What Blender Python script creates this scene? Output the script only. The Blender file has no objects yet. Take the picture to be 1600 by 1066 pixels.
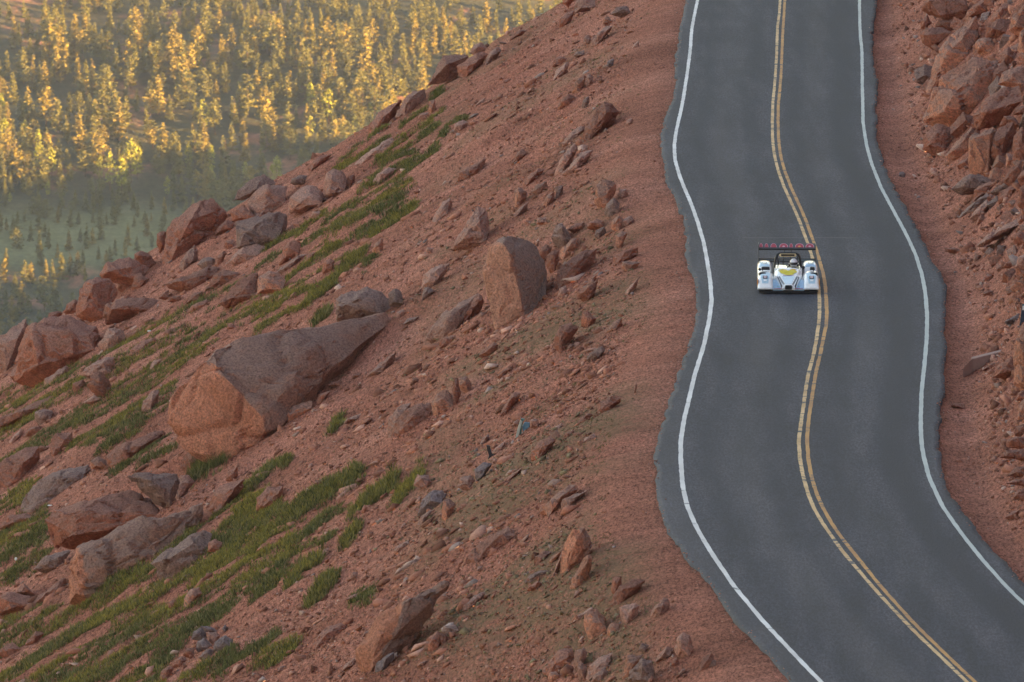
import bpy, bmesh, math, random
import numpy as np
from mathutils import Vector, Matrix, noise as mnoise

# ------------------------------------------------------------------ camera, sky, sun, exposure
scene = bpy.context.scene
COL = scene.collection
F_PX, CX, CY = 13333.3, 800.0, 533.0            # 300 mm lens on a 36 mm frame, 1600 px wide photograph
GRADE = math.radians(4.0)                       # the road climbs towards the camera
PITCH = GRADE + math.atan(1910.0 / F_PX)
cam_d = bpy.data.cameras.new('camera')
cam_d.lens = 300.0; cam_d.sensor_width = 36.0
cam_d.dof.use_dof = True; cam_d.dof.focus_distance = 272.0; cam_d.dof.aperture_fstop = 5.6
cam_d.clip_start = 1.0; cam_d.clip_end = 9000.0
cam = bpy.data.objects.new('camera', cam_d); COL.objects.link(cam)
cam.location = (0, 0, 0); cam.rotation_euler = (math.pi / 2 - PITCH, 0, 0)
scene.camera = cam

SUN_AZ, SUN_EL = math.radians(118.0), math.radians(7.0)   # clockwise from +Y: to the right of and behind the camera
sun_dir = Vector((math.sin(SUN_AZ) * math.cos(SUN_EL), math.cos(SUN_AZ) * math.cos(SUN_EL), math.sin(SUN_EL)))
world = bpy.data.worlds.new('World'); scene.world = world; world.use_nodes = True
wn = world.node_tree; wn.nodes.clear()
sky = wn.nodes.new('ShaderNodeTexSky'); sky.sky_type = 'NISHITA'; sky.sun_disc = False
sky.sun_elevation = SUN_EL; sky.sun_rotation = SUN_AZ
sky.altitude = 2500.0; sky.air_density = 1.0; sky.dust_density = 4.0; sky.ozone_density = 0.6
bg = wn.nodes.new('ShaderNodeBackground'); bg.inputs['Strength'].default_value = 0.10
wo = wn.nodes.new('ShaderNodeOutputWorld')
wn.links.new(sky.outputs[0], bg.inputs[0]); wn.links.new(bg.outputs[0], wo.inputs[0])
sun_l = bpy.data.lights.new('sun', 'SUN'); sun_l.energy = 5.0; sun_l.angle = math.radians(0.5)
sun_l.color = (1.0, 0.65, 0.33)
sun = bpy.data.objects.new('sun', sun_l); COL.objects.link(sun)
sun.rotation_euler = (-sun_dir).to_track_quat('-Z', 'Y').to_euler()
scene.view_settings.view_transform = 'Standard'; scene.view_settings.look = 'None'
scene.view_settings.gamma = 1.0; scene.view_settings.use_curve_mapping = False
scene.view_settings.exposure = 2.95
scene.view_settings.use_white_balance = True; scene.view_settings.white_balance_temperature = 8300; scene.view_settings.white_balance_tint = 17   # set for open shade, as the photographer did
scene.render.engine = 'CYCLES'
scene.cycles.max_bounces = 6; scene.cycles.diffuse_bounces = 3; scene.cycles.volume_bounces = 1
scene.cycles.transparent_max_bounces = 6

rng = np.random.default_rng(7); random.seed(7)

# ------------------------------------------------------------------ helpers
def link(o, parent=None):
    COL.objects.link(o)
    if parent is not None: o.parent = parent
    return o
def tag(o, label=None, cat=None, group=None, kind=None):
    if label: o['label'] = label
    if cat: o['category'] = cat
    if group: o['group'] = group
    if kind: o['kind'] = kind
    return o
def np_mesh(name, V, Fc, smooth=False):
    """mesh from an (n,3) vertex array and an (m,3) or (m,4) face array"""
    V = np.ascontiguousarray(V, dtype=np.float32); Fc = np.ascontiguousarray(Fc, dtype=np.int32)
    me = bpy.data.meshes.new(name); k = Fc.shape[1]; m = len(Fc)
    me.vertices.add(len(V)); me.vertices.foreach_set('co', V.ravel())
    me.loops.add(m * k); me.loops.foreach_set('vertex_index', Fc.ravel())
    me.polygons.add(m)
    me.polygons.foreach_set('loop_start', np.arange(0, m * k, k, dtype=np.int32))
    me.polygons.foreach_set('loop_total', np.full(m, k, dtype=np.int32))
    if smooth: me.polygons.foreach_set('use_smooth', np.ones(m, dtype=bool))
    me.update(calc_edges=True); me.validate()
    return me
def obj(name, me, mat=None, parent=None, loc=None):
    o = bpy.data.objects.new(name, me)
    if mat is not None and not me.materials: me.materials.append(mat)
    if loc is not None: o.location = loc
    return link(o, parent)
def empty(name, loc, rz=0.0):
    o = bpy.data.objects.new(name, None); o.location = loc; o.rotation_euler = (0, 0, rz); o.empty_display_size = 0.3
    return link(o)

def _hash(ix, iy, seed):
    h = (ix.astype(np.int64) * 374761393 + iy.astype(np.int64) * 668265263 + seed * 1442695041) & 0xFFFFFFFF
    h = ((h ^ (h >> 13)) * 1274126177) & 0xFFFFFFFF
    return ((h ^ (h >> 16)) & 0xFFFFFF) / float(0xFFFFFF) * 2 - 1
def vnoise(x, y, seed=0):
    x = np.asarray(x, dtype=np.float64); y = np.asarray(y, dtype=np.float64)
    ix = np.floor(x); iy = np.floor(y); fx = x - ix; fy = y - iy
    fx = fx * fx * fx * (fx * (fx * 6 - 15) + 10); fy = fy * fy * fy * (fy * (fy * 6 - 15) + 10)
    a = _hash(ix, iy, seed); b = _hash(ix + 1, iy, seed); c = _hash(ix, iy + 1, seed); d = _hash(ix + 1, iy + 1, seed)
    return (a * (1 - fx) + b * fx) * (1 - fy) + (c * (1 - fx) + d * fx) * fy
def fbm(x, y, octv=4, seed=0):
    s = 0; a = 1.0; n = 0
    for k in range(octv):
        s = s + a * vnoise(x * 2 ** k + 17.3 * k, y * 2 ** k + 9.1 * k, seed + k); n += a; a *= 0.5
    return s / n
def sstep(a, b, x):
    t = np.clip((x - a) / (b - a), 0, 1); return t * t * (3 - 2 * t)
def softplus(x, k):
    return k * np.logaddexp(0, x / k)

# a photograph pixel gives a direction; the distance along it comes from the ground it meets
CP, SP = math.cos(PITCH), math.sin(PITCH)
def ray(px, py):
    a = (np.asarray(px, float) - CX) / F_PX; b = (CY - np.asarray(py, float)) / F_PX
    return np.stack([a, CP + b * SP, -SP + b * CP], -1)
TG = math.tan(GRADE)
_d = ray(800, 460) * (F_PX / 49.5)              # the race car is 1.94 m wide = 96 px: sets the distance of the road
Z0 = _d[2] + TG * _d[1]
def road_z(y): return Z0 - TG * y
def on_road(px, py):
    d = ray(px, py); t = Z0 / (d[..., 2] + TG * d[..., 1]); return d * t[..., None]

# ------------------------------------------------------------------ materials
MATS = {}
def new_mat(name, rough=0.9, spec=0.3):
    m = bpy.data.materials.new(name); m.use_nodes = True
    nt = m.node_tree; b = nt.nodes['Principled BSDF']
    b.inputs['Roughness'].default_value = rough; b.inputs['Specular IOR Level'].default_value = spec
    MATS[name] = m
    return m, nt, b
def N(nt, t, **kw):
    n = nt.nodes.new(t)
    for k, v in kw.items():
        if k.startswith('i_'): n.inputs[k[2:].replace('_', ' ')].default_value = v
        else: setattr(n, k, v)
    return n
def L(nt, a, b): nt.links.new(a, b)
def noise_node(nt, vec, scale, detail=4, rough=0.55, dist=0.0):
    n = N(nt, 'ShaderNodeTexNoise'); n.inputs['Scale'].default_value = scale; n.inputs['Detail'].default_value = detail
    n.inputs['Roughness'].default_value = rough; n.inputs['Distortion'].default_value = dist
    if vec is not None: L(nt, vec, n.inputs['Vector'])
    return n
def ramp(nt, fac, stops):
    r = N(nt, 'ShaderNodeValToRGB'); e = r.color_ramp.elements
    while len(e) < len(stops): e.new(0.5)
    for el, (p, c) in zip(e, stops):
        el.position = p; el.color = (*c, 1) if len(c) == 3 else c
    L(nt, fac, r.inputs['Fac']); return r
def mixc(nt, fac, a, b, mode='MIX'):
    m = N(nt, 'ShaderNodeMix', data_type='RGBA', blend_type=mode)
    for sock, v in (('Factor', fac), ('A', a), ('B', b)):
        s = next(i for i in m.inputs if i.name == sock and (sock == 'Factor' and i.type == 'VALUE' or sock != 'Factor' and i.type == 'RGBA'))
        if hasattr(v, 'links'): L(nt, v, s)
        elif isinstance(v, (int, float)): s.default_value = v
        else: s.default_value = (*v, 1)
    return next(o for o in m.outputs if o.type == 'RGBA')
def bump(nt, b, h, strength, dist):
    n = N(nt, 'ShaderNodeBump'); n.inputs['Strength'].default_value = strength; n.inputs['Distance'].default_value = dist
    L(nt, h, n.inputs['Height']); L(nt, n.outputs[0], b.inputs['Normal']); return n
def mapping(nt, vec, scale=(1, 1, 1), rot=(0, 0, 0)):
    m = N(nt, 'ShaderNodeMapping'); m.inputs['Scale'].default_value = scale; m.inputs['Rotation'].default_value = rot
    L(nt, vec, m.inputs['Vector']); return m.outputs[0]
def plain(name, col, rough=0.5, spec=0.4, metal=0.0, coat=0.0):
    m, nt, b = new_mat(name, rough, spec)
    co = N(nt, 'ShaderNodeTexCoord').outputs['Object']
    n = noise_node(nt, co, 9.0, 3)
    r = ramp(nt, n.outputs[0], [(0.3, tuple(c * 0.9 for c in col)), (0.7, tuple(min(1, c * 1.06) for c in col))])
    L(nt, r.outputs[0], b.inputs['Base Color']); b.inputs['Metallic'].default_value = metal
    b.inputs['Coat Weight'].default_value = coat
    return m

def rock_mat(name, fresh, weathered, stain):
    """granite: fresh broken faces, grey-mauve weathered skin on faces open to the sky, rusty stains, grain"""
    m, nt, b = new_mat(name, 0.92, 0.2)
    tc = N(nt, 'ShaderNodeTexCoord'); geo = N(nt, 'ShaderNodeNewGeometry'); oi = N(nt, 'ShaderNodeObjectInfo')
    vec = N(nt, 'ShaderNodeVectorMath', operation='ADD'); L(nt, tc.outputs['Object'], vec.inputs[0])
    off = N(nt, 'ShaderNodeVectorMath', operation='SCALE'); off.inputs['Scale'].default_value = 60.0
    cmb = N(nt, 'ShaderNodeCombineXYZ'); L(nt, oi.outputs['Random'], cmb.inputs[0]); L(nt, oi.outputs['Random'], cmb.inputs[1])
    L(nt, cmb.outputs[0], off.inputs[0]); L(nt, off.outputs[0], vec.inputs[1])
    co = vec.outputs[0]
    big = noise_node(nt, co, 0.55, 5, 0.6, 0.6); mid = noise_node(nt, co, 2.6, 6, 0.65); fine = noise_node(nt, co, 13.0, 5, 0.75)
    sep = N(nt, 'ShaderNodeSeparateXYZ'); L(nt, geo.outputs['True Normal'], sep.inputs[0])
    add = N(nt, 'ShaderNodeMath', operation='MULTIPLY_ADD'); L(nt, big.outputs[0], add.inputs[0]); add.inputs[1].default_value = 0.9
    L(nt, sep.outputs[2], add.inputs[2])
    wf = N(nt, 'ShaderNodeMapRange', interpolation_type='SMOOTHSTEP'); L(nt, add.outputs[0], wf.inputs['Value'])
    wf.inputs['From Min'].default_value = 0.45; wf.inputs['From Max'].default_value = 1.15; wf.inputs['To Max'].default_value = 0.85
    c1 = ramp(nt, mid.outputs[0], [(0.3, tuple(v * 0.74 for v in fresh)), (0.52, fresh), (0.75, tuple(min(1, v * 1.25) for v in fresh))])
    fa = N(nt, 'ShaderNodeAttribute', attribute_name='fresh')          # broken faces keep their fresh colour (0 where nothing is stored)
    wj = N(nt, 'ShaderNodeMath', operation='MULTIPLY_ADD'); L(nt, mid.outputs[0], wj.inputs[0]); wj.inputs[1].default_value = 0.5; wj.inputs[2].default_value = 0.75
    wk = N(nt, 'ShaderNodeMath', operation='MULTIPLY'); L(nt, fa.outputs['Fac'], wk.inputs[0]); L(nt, wj.outputs[0], wk.inputs[1])
    wl = N(nt, 'ShaderNodeMath', operation='SUBTRACT', use_clamp=True); L(nt, wf.outputs[0], wl.inputs[0]); L(nt, wk.outputs[0], wl.inputs[1])
    c2 = mixc(nt, wl.outputs[0], c1.outputs[0], weathered)
    sr = ramp(nt, big.outputs[0], [(0.52, (0, 0, 0)), (0.68, (1, 1, 1))])
    sf = N(nt, 'ShaderNodeMath', operation='MULTIPLY'); L(nt, sr.outputs[0], sf.inputs[0]); sf.inputs[1].default_value = 0.45
    c3 = mixc(nt, sf.outputs[0], c2, stain)
    gr = ramp(nt, fine.outputs[0], [(0.36, (0.45, 0.45, 0.45)), (0.5, (1, 1, 1)), (0.64, (1.45, 1.4, 1.38))])
    c4 = mixc(nt, 0.8, c3, gr.outputs[0], 'MULTIPLY')
    vr = N(nt, 'ShaderNodeMapRange'); L(nt, oi.outputs['Random'], vr.inputs['Value']); vr.inputs['To Min'].default_value = 0.82; vr.inputs['To Max'].default_value = 1.15
    hsv = N(nt, 'ShaderNodeHueSaturation'); L(nt, c4, hsv.inputs['Color']); L(nt, vr.outputs[0], hsv.inputs['Value'])
    L(nt, hsv.outputs[0], b.inputs['Base Color'])
    cr = N(nt, 'ShaderNodeTexVoronoi', feature='DISTANCE_TO_EDGE'); cr.inputs['Scale'].default_value = 0.8
    dv = N(nt, 'ShaderNodeVectorMath', operation='MULTIPLY_ADD'); L(nt, mid.outputs[1], dv.inputs[0]); dv.inputs[1].default_value = (0.5, 0.5, 0.5); L(nt, co, dv.inputs[2])
    L(nt, dv.outputs[0], cr.inputs['Vector'])
    crk = N(nt, 'ShaderNodeMapRange'); L(nt, cr.outputs[0], crk.inputs['Value']); crk.inputs['From Max'].default_value = 0.035
    s1 = N(nt, 'ShaderNodeMath', operation='MULTIPLY_ADD'); L(nt, mid.outputs[0], s1.inputs[0]); s1.inputs[1].default_value = 1.4; L(nt, fine.outputs[0], s1.inputs[2])
    s2 = N(nt, 'ShaderNodeMath', operation='MULTIPLY_ADD'); L(nt, crk.outputs[0], s2.inputs[0]); s2.inputs[1].default_value = 0.12; L(nt, s1.outputs[0], s2.inputs[2])
    bump(nt, b, s2.outputs[0], 1.0, 0.16)
    return m
rock_mat('granite_red', (0.44, 0.145, 0.090), (0.38, 0.190, 0.150), (0.29, 0.095, 0.062))
rock_mat('granite_orange', (0.64, 0.250, 0.160), (0.38, 0.220, 0.180), (0.50, 0.165, 0.085))
rock_mat('granite_pale_orange', (0.72, 0.335, 0.235), (0.44, 0.290, 0.250), (0.58, 0.230, 0.140))
rock_mat('granite_pink', (0.52, 0.240, 0.180), (0.47, 0.275, 0.230), (0.40, 0.165, 0.115))
rock_mat('granite_grey', (0.33, 0.180, 0.145), (0.34, 0.220, 0.195), (0.26, 0.120, 0.090))
rock_mat('granite_purple', (0.25, 0.165, 0.160), (0.29, 0.215, 0.215), (0.20, 0.120, 0.110))
RM = {'r': 'granite_red', 'o': 'granite_orange', 'p': 'granite_pink', 'g': 'granite_grey', 'u': 'granite_purple'}
RCOL = {'r': 'red', 'o': 'rusty orange', 'p': 'pale pink', 'g': 'grey-brown', 'u': 'purplish grey'}

def dirt_mat(name, c_lo, c_mid, c_hi, olive):
    m, nt, b = new_mat(name, 0.97, 0.1)
    co = N(nt, 'ShaderNodeTexCoord').outputs['Object']
    big = noise_node(nt, mapping(nt, co, (0.10, 0.16, 0.1)), 1.0, 5, 0.6, 0.5)
    mid = noise_node(nt, mapping(nt, co, (0.7, 1.3, 0.7)), 1.0, 6, 0.65)
    fine = noise_node(nt, co, 9.0, 6, 0.75)
    c1 = ramp(nt, big.outputs[0], [(0.32, c_lo), (0.5, c_mid), (0.68, c_hi)])
    c2 = ramp(nt, mid.outputs[0], [(0.3, (0.72, 0.70, 0.68)), (0.5, (1, 1, 1)), (0.72, (1.22, 1.2, 1.18))])
    c3 = mixc(nt, 0.9, c1.outputs[0], c2.outputs[0], 'MULTIPLY')
    c4 = ramp(nt, fine.outputs[0], [(0.36, (0.5, 0.48, 0.46)), (0.5, (1, 1, 1)), (0.64, (1.4, 1.36, 1.32))])
    grit = noise_node(nt, mapping(nt, co, (1, 0.22, 1)), 15.0, 3, 0.8)          # gravel grain
    c4b = ramp(nt, grit.outputs[0], [(0.38, (0.42, 0.40, 0.38)), (0.48, (1, 1, 1)), (0.64, (1.5, 1.48, 1.46))])
    c5 = mixc(nt, 0.85, mixc(nt, 0.85, c3, c4.outputs[0], 'MULTIPLY'), c4b.outputs[0], 'MULTIPLY')
    if olive:
        at = N(nt, 'ShaderNodeAttribute', attribute_name='olive')
        f = N(nt, 'ShaderNodeMath', operation='MULTIPLY'); L(nt, at.outputs['Fac'], f.inputs[0])
        r = ramp(nt, noise_node(nt, co, 3.2, 5, 0.7).outputs[0], [(0.36, (0, 0, 0)), (0.5, (1, 1, 1))]); L(nt, r.outputs[0], f.inputs[1])
        c5 = mixc(nt, f.outputs[0], c5, (0.175, 0.125, 0.068))
    L(nt, c5, b.inputs['Base Color'])
    h = N(nt, 'ShaderNodeMath', operation='MULTIPLY_ADD'); L(nt, mid.outputs[0], h.inputs[0]); h.inputs[1].default_value = 1.5; L(nt, fine.outputs[0], h.inputs[2])
    bump(nt, b, h.outputs[0], 1.0, 0.12)
    return m
dirt_mat('scree_dirt', (0.27, 0.095, 0.064), (0.375, 0.140, 0.098), (0.45, 0.185, 0.135), True)
# ------------------------------------------------------------------ road lines traced on the road plane
def trace(pts): return on_road(*np.array(pts, float).T)[:, :2]
LE = trace([(1090,-160),(1086,-100),(1078,-40),(1072,0),(1068.5,27),(1062,46),(1059,73),(1055,90),(1055,112),(1057,127),(1054,146),(1044,169),(1037,191),(1033,222),(1034,239),(1038,262),(1043,287),(1057,315),(1068,340),(1071,363),(1071,408),(1082,427),(1090.5,453),(1089,485),(1083,517),(1074,548),(1060,582),(1048,618),(1034,666),(1027,686),(1024,714),(1026,753),(1029,782),(1036,811),(1053,842),(1081,879),(1110,915),(1143,960),(1174,997),(1208,1031),(1239,1066),(1275,1105),(1330,1160)])
LL = trace([(1105,-160),(1100,-90),(1094,-40),(1090,0),(1084,28),(1080.5,49),(1078.5,79),(1076,98),(1073.5,116),(1068.5,149),(1065,168),(1057,203),(1053.6,225),(1054.6,250),(1062.5,277),(1071,298),(1079,316),(1090.5,348),(1099,377),(1105,408),(1110,441),(1112,470),(1108,501),(1099,543),(1086,584),(1076.5,624),(1068,660),(1063.5,692),(1064,725),(1066.6,760),(1074,792),(1090,828),(1112,864.5),(1146,915),(1188,966),(1228,1009),(1251,1033),(1283,1066),(1320,1105),(1370,1155)])
YL = trace([(1226,-160),(1222,-60),(1219,0),(1217.7,20),(1215,41),(1214,66),(1213.5,86),(1211.8,113),(1210,137),(1207.6,159),(1206.7,191),(1207.2,220),(1210.5,245),(1216,267),(1225,292),(1237.5,319),(1247.7,341.6),(1258,369),(1267,395),(1275,425),(1280,455),(1280.7,484),(1279.5,506),(1276.5,525),(1271.3,555),(1263.8,581),(1259,607.6),(1254.7,641),(1251,665),(1248,690),(1249.8,716),(1254,741),(1262.6,772),(1273,797),(1289.4,824),(1304,844),(1315,860),(1350,901.5),(1385,941),(1425,983),(1450,1007.5),(1474,1030),(1511,1066),(1550,1105),(1600,1155)])
YR = trace([(1233,-160),(1229,-60),(1226.3,0),(1224.7,26),(1223,52.5),(1221.7,85),(1220.4,115),(1218.7,138),(1216,164),(1215.7,191),(1216.6,220),(1220,245),(1226,267),(1236.4,294),(1249,321),(1259,344),(1268,369),(1277,395),(1282.5,414),(1287,431),(1290,450),(1292,487),(1291,510),(1286.5,528),(1281.6,555),(1276,576),(1271,606),(1265.5,642),(1262.6,664),(1261,688),(1263,717),(1267.7,745),(1276,772),(1287,796),(1302,822),(1314,839),(1330,859),(1350,884),(1369,908),(1398,941),(1427,973),(1466,1011.5),(1497,1041),(1525,1067),(1565,1105),(1615,1155)])
RL = trace([(1348,-160),(1345,-60),(1343,0),(1343,14),(1343.5,39),(1344.5,59),(1346.8,79),(1347,105),(1347.4,139),(1348,158),(1348.4,191),(1353.5,225),(1361.5,255),(1376.5,293),(1398.5,334),(1415.4,365),(1431,399),(1440.7,430),(1446,458),(1448.6,492),(1448.4,520),(1446,555),(1439.8,614),(1438.6,669),(1441,703),(1451,745),(1472.4,791),(1502,833.5),(1535.7,875.7),(1569.5,913.7),(1600,944),(1650,985),(1710,1030),(1790,1085),(1890,1150)])
RE = trace([(1380,-160),(1373,-60),(1370,0),(1368,17),(1364.5,36),(1363.5,46),(1364,66),(1364.5,92),(1368,114),(1370,125),(1369,163),(1369.4,214),(1379,248),(1390,281),(1410,315),(1426.6,346),(1440.7,374),(1457.6,407.6),(1471.7,430),(1478,453),(1478.7,478),(1475.3,498),(1476,516),(1481,538),(1474,560),(1478,600),(1469,637),(1467.5,700),(1472.6,741),(1489,779),(1519,817),(1548.4,855),(1578,888),(1600,912),(1650,955),(1715,1005),(1800,1062),(1900,1128)])
TOE = trace([(1430,-160),(1416,-60),(1412,0),(1424,100),(1440,200),(1480,300),(1508,380),(1532,450),(1556,520),(1553,600),(1560,700),(1590,800),(1660,900),(1780,1000),(1880,1080)])
def line_fn(P, sm=0.0):
    o = np.argsort(P[:, 1]); yy = P[o, 1]; xx = P[o, 0]
    ys = np.arange(150, 480, 0.25); xs = np.interp(ys, yy, xx)
    s0 = (xx[1] - xx[0]) / (yy[1] - yy[0]); xs = np.where(ys < yy[0], xx[0] + s0 * (ys - yy[0]), xs)
    if sm > 0:
        k = np.arange(-int(3 * sm / 0.25), int(3 * sm / 0.25) + 1) * 0.25; w = np.exp(-k * k / (2 * sm * sm)); w /= w.sum()
        xs = np.convolve(np.pad(xs, len(k) // 2, mode='edge'), w, 'valid')
    return lambda y: np.interp(y, ys, xs)
le_raw, re_raw = line_fn(LE, 0.5), line_fn(RE, 0.5)
def x_le(y): return le_raw(y) + 0.11 * fbm(y * 0.9, y * 0 + 3.3, 5, 11)
def x_re(y): return re_raw(y) + 0.12 * fbm(y * 0.9, y * 0 + 7.7, 5, 12)
le_s, re_s = line_fn(LE, 10.0), line_fn(RE, 8.0)
toe = line_fn(TOE, 3.0)

# ------------------------------------------------------------------ the near ground: hillside, shoulders, cut slope
SLOPE = 0.612
Y_RIDGE = 379.0
def ground(x, y, detail=True):
    rz = road_z(y)
    u = le_raw(y) - x
    xe = le_raw(y) * (1 - sstep(1, 9, u)) + le_s(y) * sstep(1, 9, u)
    u2 = xe - x
    w = 1.25 + 0.45 * vnoise(y / 7.0, y * 0 + 5.1, 3)
    drop = SLOPE * softplus(u2 - w, 0.55) + 0.05 + 0.03 * np.clip(u2, 0, w)
    roll = np.clip(y - Y_RIDGE, 0, None)
    drop = drop + sstep(1.5, 9, u2) * 0.62 * (roll - 9 * (1 - np.exp(-roll / 9)))
    left = rz - drop
    v = x - re_raw(y); vt = x - toe(y)
    rise = 1.12 * softplus(vt, 0.35) + 0.05 * np.clip(v, 0, 2)
    right = rz - 0.07 - 0.16 * np.exp(-((vt + 0.9) / 0.6) ** 2) + rise
    z = np.where(u > 0, left, np.where(v > 0, right, rz - 0.12))
    z = np.where((u > -0.35) & (u <= 0), rz - 0.06 - 0.06 * np.clip(-u / 0.35, 0, 1), z)
    z = np.where((v > -0.35) & (v <= 0), rz - 0.08 - 0.04 * np.clip(-v / 0.35, 0, 1), z)
    if detail:
        ml = sstep(0.9, 4.5, u2); mr = sstep(0.8, 3.0, v)
        n1 = fbm(x / 5.5, y / 7.0, 4, 21); n2 = fbm(x / 2.6, y / 1.3, 4, 22); n3 = fbm(x / 0.8, y / 0.7, 3, 23)
        z = z + ml * (0.45 * n1 + (0.05 + 0.19 * sstep(3, 7, u2)) * n2 + 0.09 * n3) + mr * ((0.06 + 0.2 * sstep(-0.3, 1.0, vt)) * n1 + (0.04 + 0.26 * sstep(-0.3, 0.8, vt)) * n2 + 0.10 * n3)
        ms = sstep(0.02, 0.8, u) * (1 - ml)
        z = z + ms * (0.012 * n2 + 0.025 * n3)
        mrs = sstep(0.05, 0.8, v) * (1 - mr); z = z + mrs * (0.01 * n2 + 0.03 * n3)
    return z
GX = np.concatenate([np.arange(-62, -30, 0.5), np.arange(-30, 22, 0.2), np.arange(22, 40.1, 0.5)])
GSTEP = 0.5
GY = np.arange(168, 452.1, GSTEP)
gx, gy = np.meshgrid(GX, GY)
GZ = ground(gx, gy)
def grid_faces(nx, ny):
    i = np.arange(nx - 1)[None, :] + np.arange(ny - 1)[:, None] * nx
    return np.stack([i, i + 1, i + 1 + nx, i + nx], -1).reshape(-1, 4)
me = np_mesh('hillside', np.stack([gx, gy, GZ], -1).reshape(-1, 3), grid_faces(len(GX), len(GY)), True)
def inside(px, py, poly):
    r = np.zeros(np.shape(px), bool); P = np.array(poly, float); n = len(P)
    for i in range(n):
        x1, y1 = P[i]; x2, y2 = P[(i + 1) % n]
        if y1 == y2: continue
        r ^= ((y1 > py) != (y2 > py)) & (px < (x2 - x1) * (py - y1) / (y2 - y1) + x1)
    return r
def to_px(x, y, z):
    d = y * CP - z * SP; up = y * SP + z * CP
    return CX + F_PX * x / d, CY - F_PX * up / d
# sparse grey-green ground cover between the stones: a band below the road, thinning uphill
_px, _py = to_px(gx, gy, GZ)
_w = _py + 0.6 * _px
ol = sstep(860, 1050, _w) * (1 - sstep(950, 1060, _px)) * sstep(560, 760, _px) * 0.9
ol = np.maximum(ol, 0.45 * sstep(600, 700, _px) * (1 - sstep(930, 1010, _px)))
ol = ol * sstep(-0.25, 0.3, fbm(gx / 4, gy / 6, 3, 31))
ol = np.where(gx > 8, 0, ol * 0.75)
at = me.attributes.new('olive', 'FLOAT', 'POINT'); at.data.foreach_set('value', ol.astype(np.float32).ravel())
hill = tag(obj('hillside', me, MATS['scree_dirt']), 'steep red scree hillside falling away beside the road', kind='structure')

def hz(x, y):
    """height of the built near ground"""
    x = np.clip(np.asarray(x, float), GX[0], GX[-1] - 1e-6); y = np.clip(np.asarray(y, float), GY[0], GY[-1] - 1e-6)
    i = np.clip(np.searchsorted(GX, x, 'right') - 1, 0, len(GX) - 2); j = np.clip(((y - GY[0]) / GSTEP).astype(int), 0, len(GY) - 2)
    fx = (x - GX[i]) / (GX[i + 1] - GX[i]); fy = (y - GY[j]) / GSTEP
    return (GZ[j, i] * (1 - fx) + GZ[j, i + 1] * fx) * (1 - fy) + (GZ[j + 1, i] * (1 - fx) + GZ[j + 1, i + 1] * fx) * fy
DS = np.arange(185, 420, 0.3)
def hit_near(px, py):
    """depth at which the sight line of each pixel meets the near ground (nan: passes over it)"""
    d = ray(px, py).reshape(-1, 3)
    out = np.full(len(d), np.nan)
    for k in range(0, len(d), 2000):
        P = d[k:k + 2000, None, :] * DS[None, :, None]
        below = P[..., 2] < hz(P[..., 0], P[..., 1])
        a = below.argmax(1); ok = below.any(1)
        out[k:k + 2000] = np.where(ok, DS[a] - 0.15, np.nan)
    return out

# ------------------------------------------------------------------ asphalt and painted lines
def ribbon(name, fl, fr, ys, z_off, mat, parent=None, cols=2, thick=0.0):
    t = np.linspace(0, 1, cols)
    X = fl(ys)[:, None] * (1 - t) + fr(ys)[:, None] * t; Y = np.repeat(ys[:, None], cols, 1)
    V = np.stack([X, Y, road_z(Y) + z_off], -1)
    if thick:
        lo = V[:, [0, -1]].copy(); lo[..., 2] -= thick
        V = np.concatenate([lo[:, :1], V, lo[:, 1:]], 1); cols += 2
    return obj(name, np_mesh(name, V.reshape(-1, 3), grid_faces(cols, len(ys))), mat, parent)
m, nt, b = new_mat('asphalt', 0.82, 0.35)
co = N(nt, 'ShaderNodeTexCoord').outputs['Object']
fine = noise_node(nt, mapping(nt, co, (1, 0.2, 1)), 17.0, 3, 0.8); mid = noise_node(nt, mapping(nt, co, (1.0, 0.07, 1)), 1.3, 4, 0.55); blot = noise_node(nt, co, 0.35, 4, 0.6)
c = ramp(nt, mid.outputs[0], [(0.34, (0.021, 0.025, 0.037)), (0.5, (0.032, 0.036, 0.052)), (0.66, (0.051, 0.053, 0.070))])
c = mixc(nt, 0.9, c.outputs[0], ramp(nt, fine.outputs[0], [(0.38, (0.50, 0.50, 0.50)), (0.5, (1, 1, 1)), (0.62, (1.65, 1.62, 1.60))]).outputs[0], 'MULTIPLY')
c = mixc(nt, 0.6, c, ramp(nt, blot.outputs[0], [(0.35, (0.8, 0.8, 0.82)), (0.65, (1.15, 1.13, 1.12))]).outputs[0], 'MULTIPLY')
# tyre-polished wheel tracks and a dusty verge follow the traced lanes (stored per vertex)
at = N(nt, 'ShaderNodeAttribute', attribute_name='wear')
c = mixc(nt, at.outputs['Fac'], c, (0.092, 0.085, 0.088))
at2 = N(nt, 'ShaderNodeAttribute', attribute_name='track')
f2 = N(nt, 'ShaderNodeMath', operation='MULTIPLY'); L(nt, at2.outputs['Fac'], f2.inputs[0]); f2.inputs[1].default_value = 0.8
c = mixc(nt, f2.outputs[0], c, (0.017, 0.021, 0.032))
L(nt, c, b.inputs['Base Color']); bump(nt, b, fine.outputs[0], 0.6, 0.02)
ys = np.concatenate([np.arange(170, 352, 0.2), np.arange(352, 455, 1.0)])
road = ribbon('road', x_le, x_re, ys, 0.0, MATS['asphalt'], cols=49, thick=0.16)
tag(road, 'grey asphalt mountain road winding between hillside and rock face', kind='structure')
rv = np.array([v.co[:] for v in road.data.vertices])
yl_f, yr_f, ll_f, rl_f = line_fn(YL, 0.6), line_fn(YR, 0.6), line_fn(LL, 0.6), line_fn(RL, 0.6)
ll, cc, rl = ll_f(rv[:, 1]), 0.5 * (yl_f(rv[:, 1]) + yr_f(rv[:, 1])), rl_f(rv[:, 1])
tr = np.zeros(len(rv))
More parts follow.
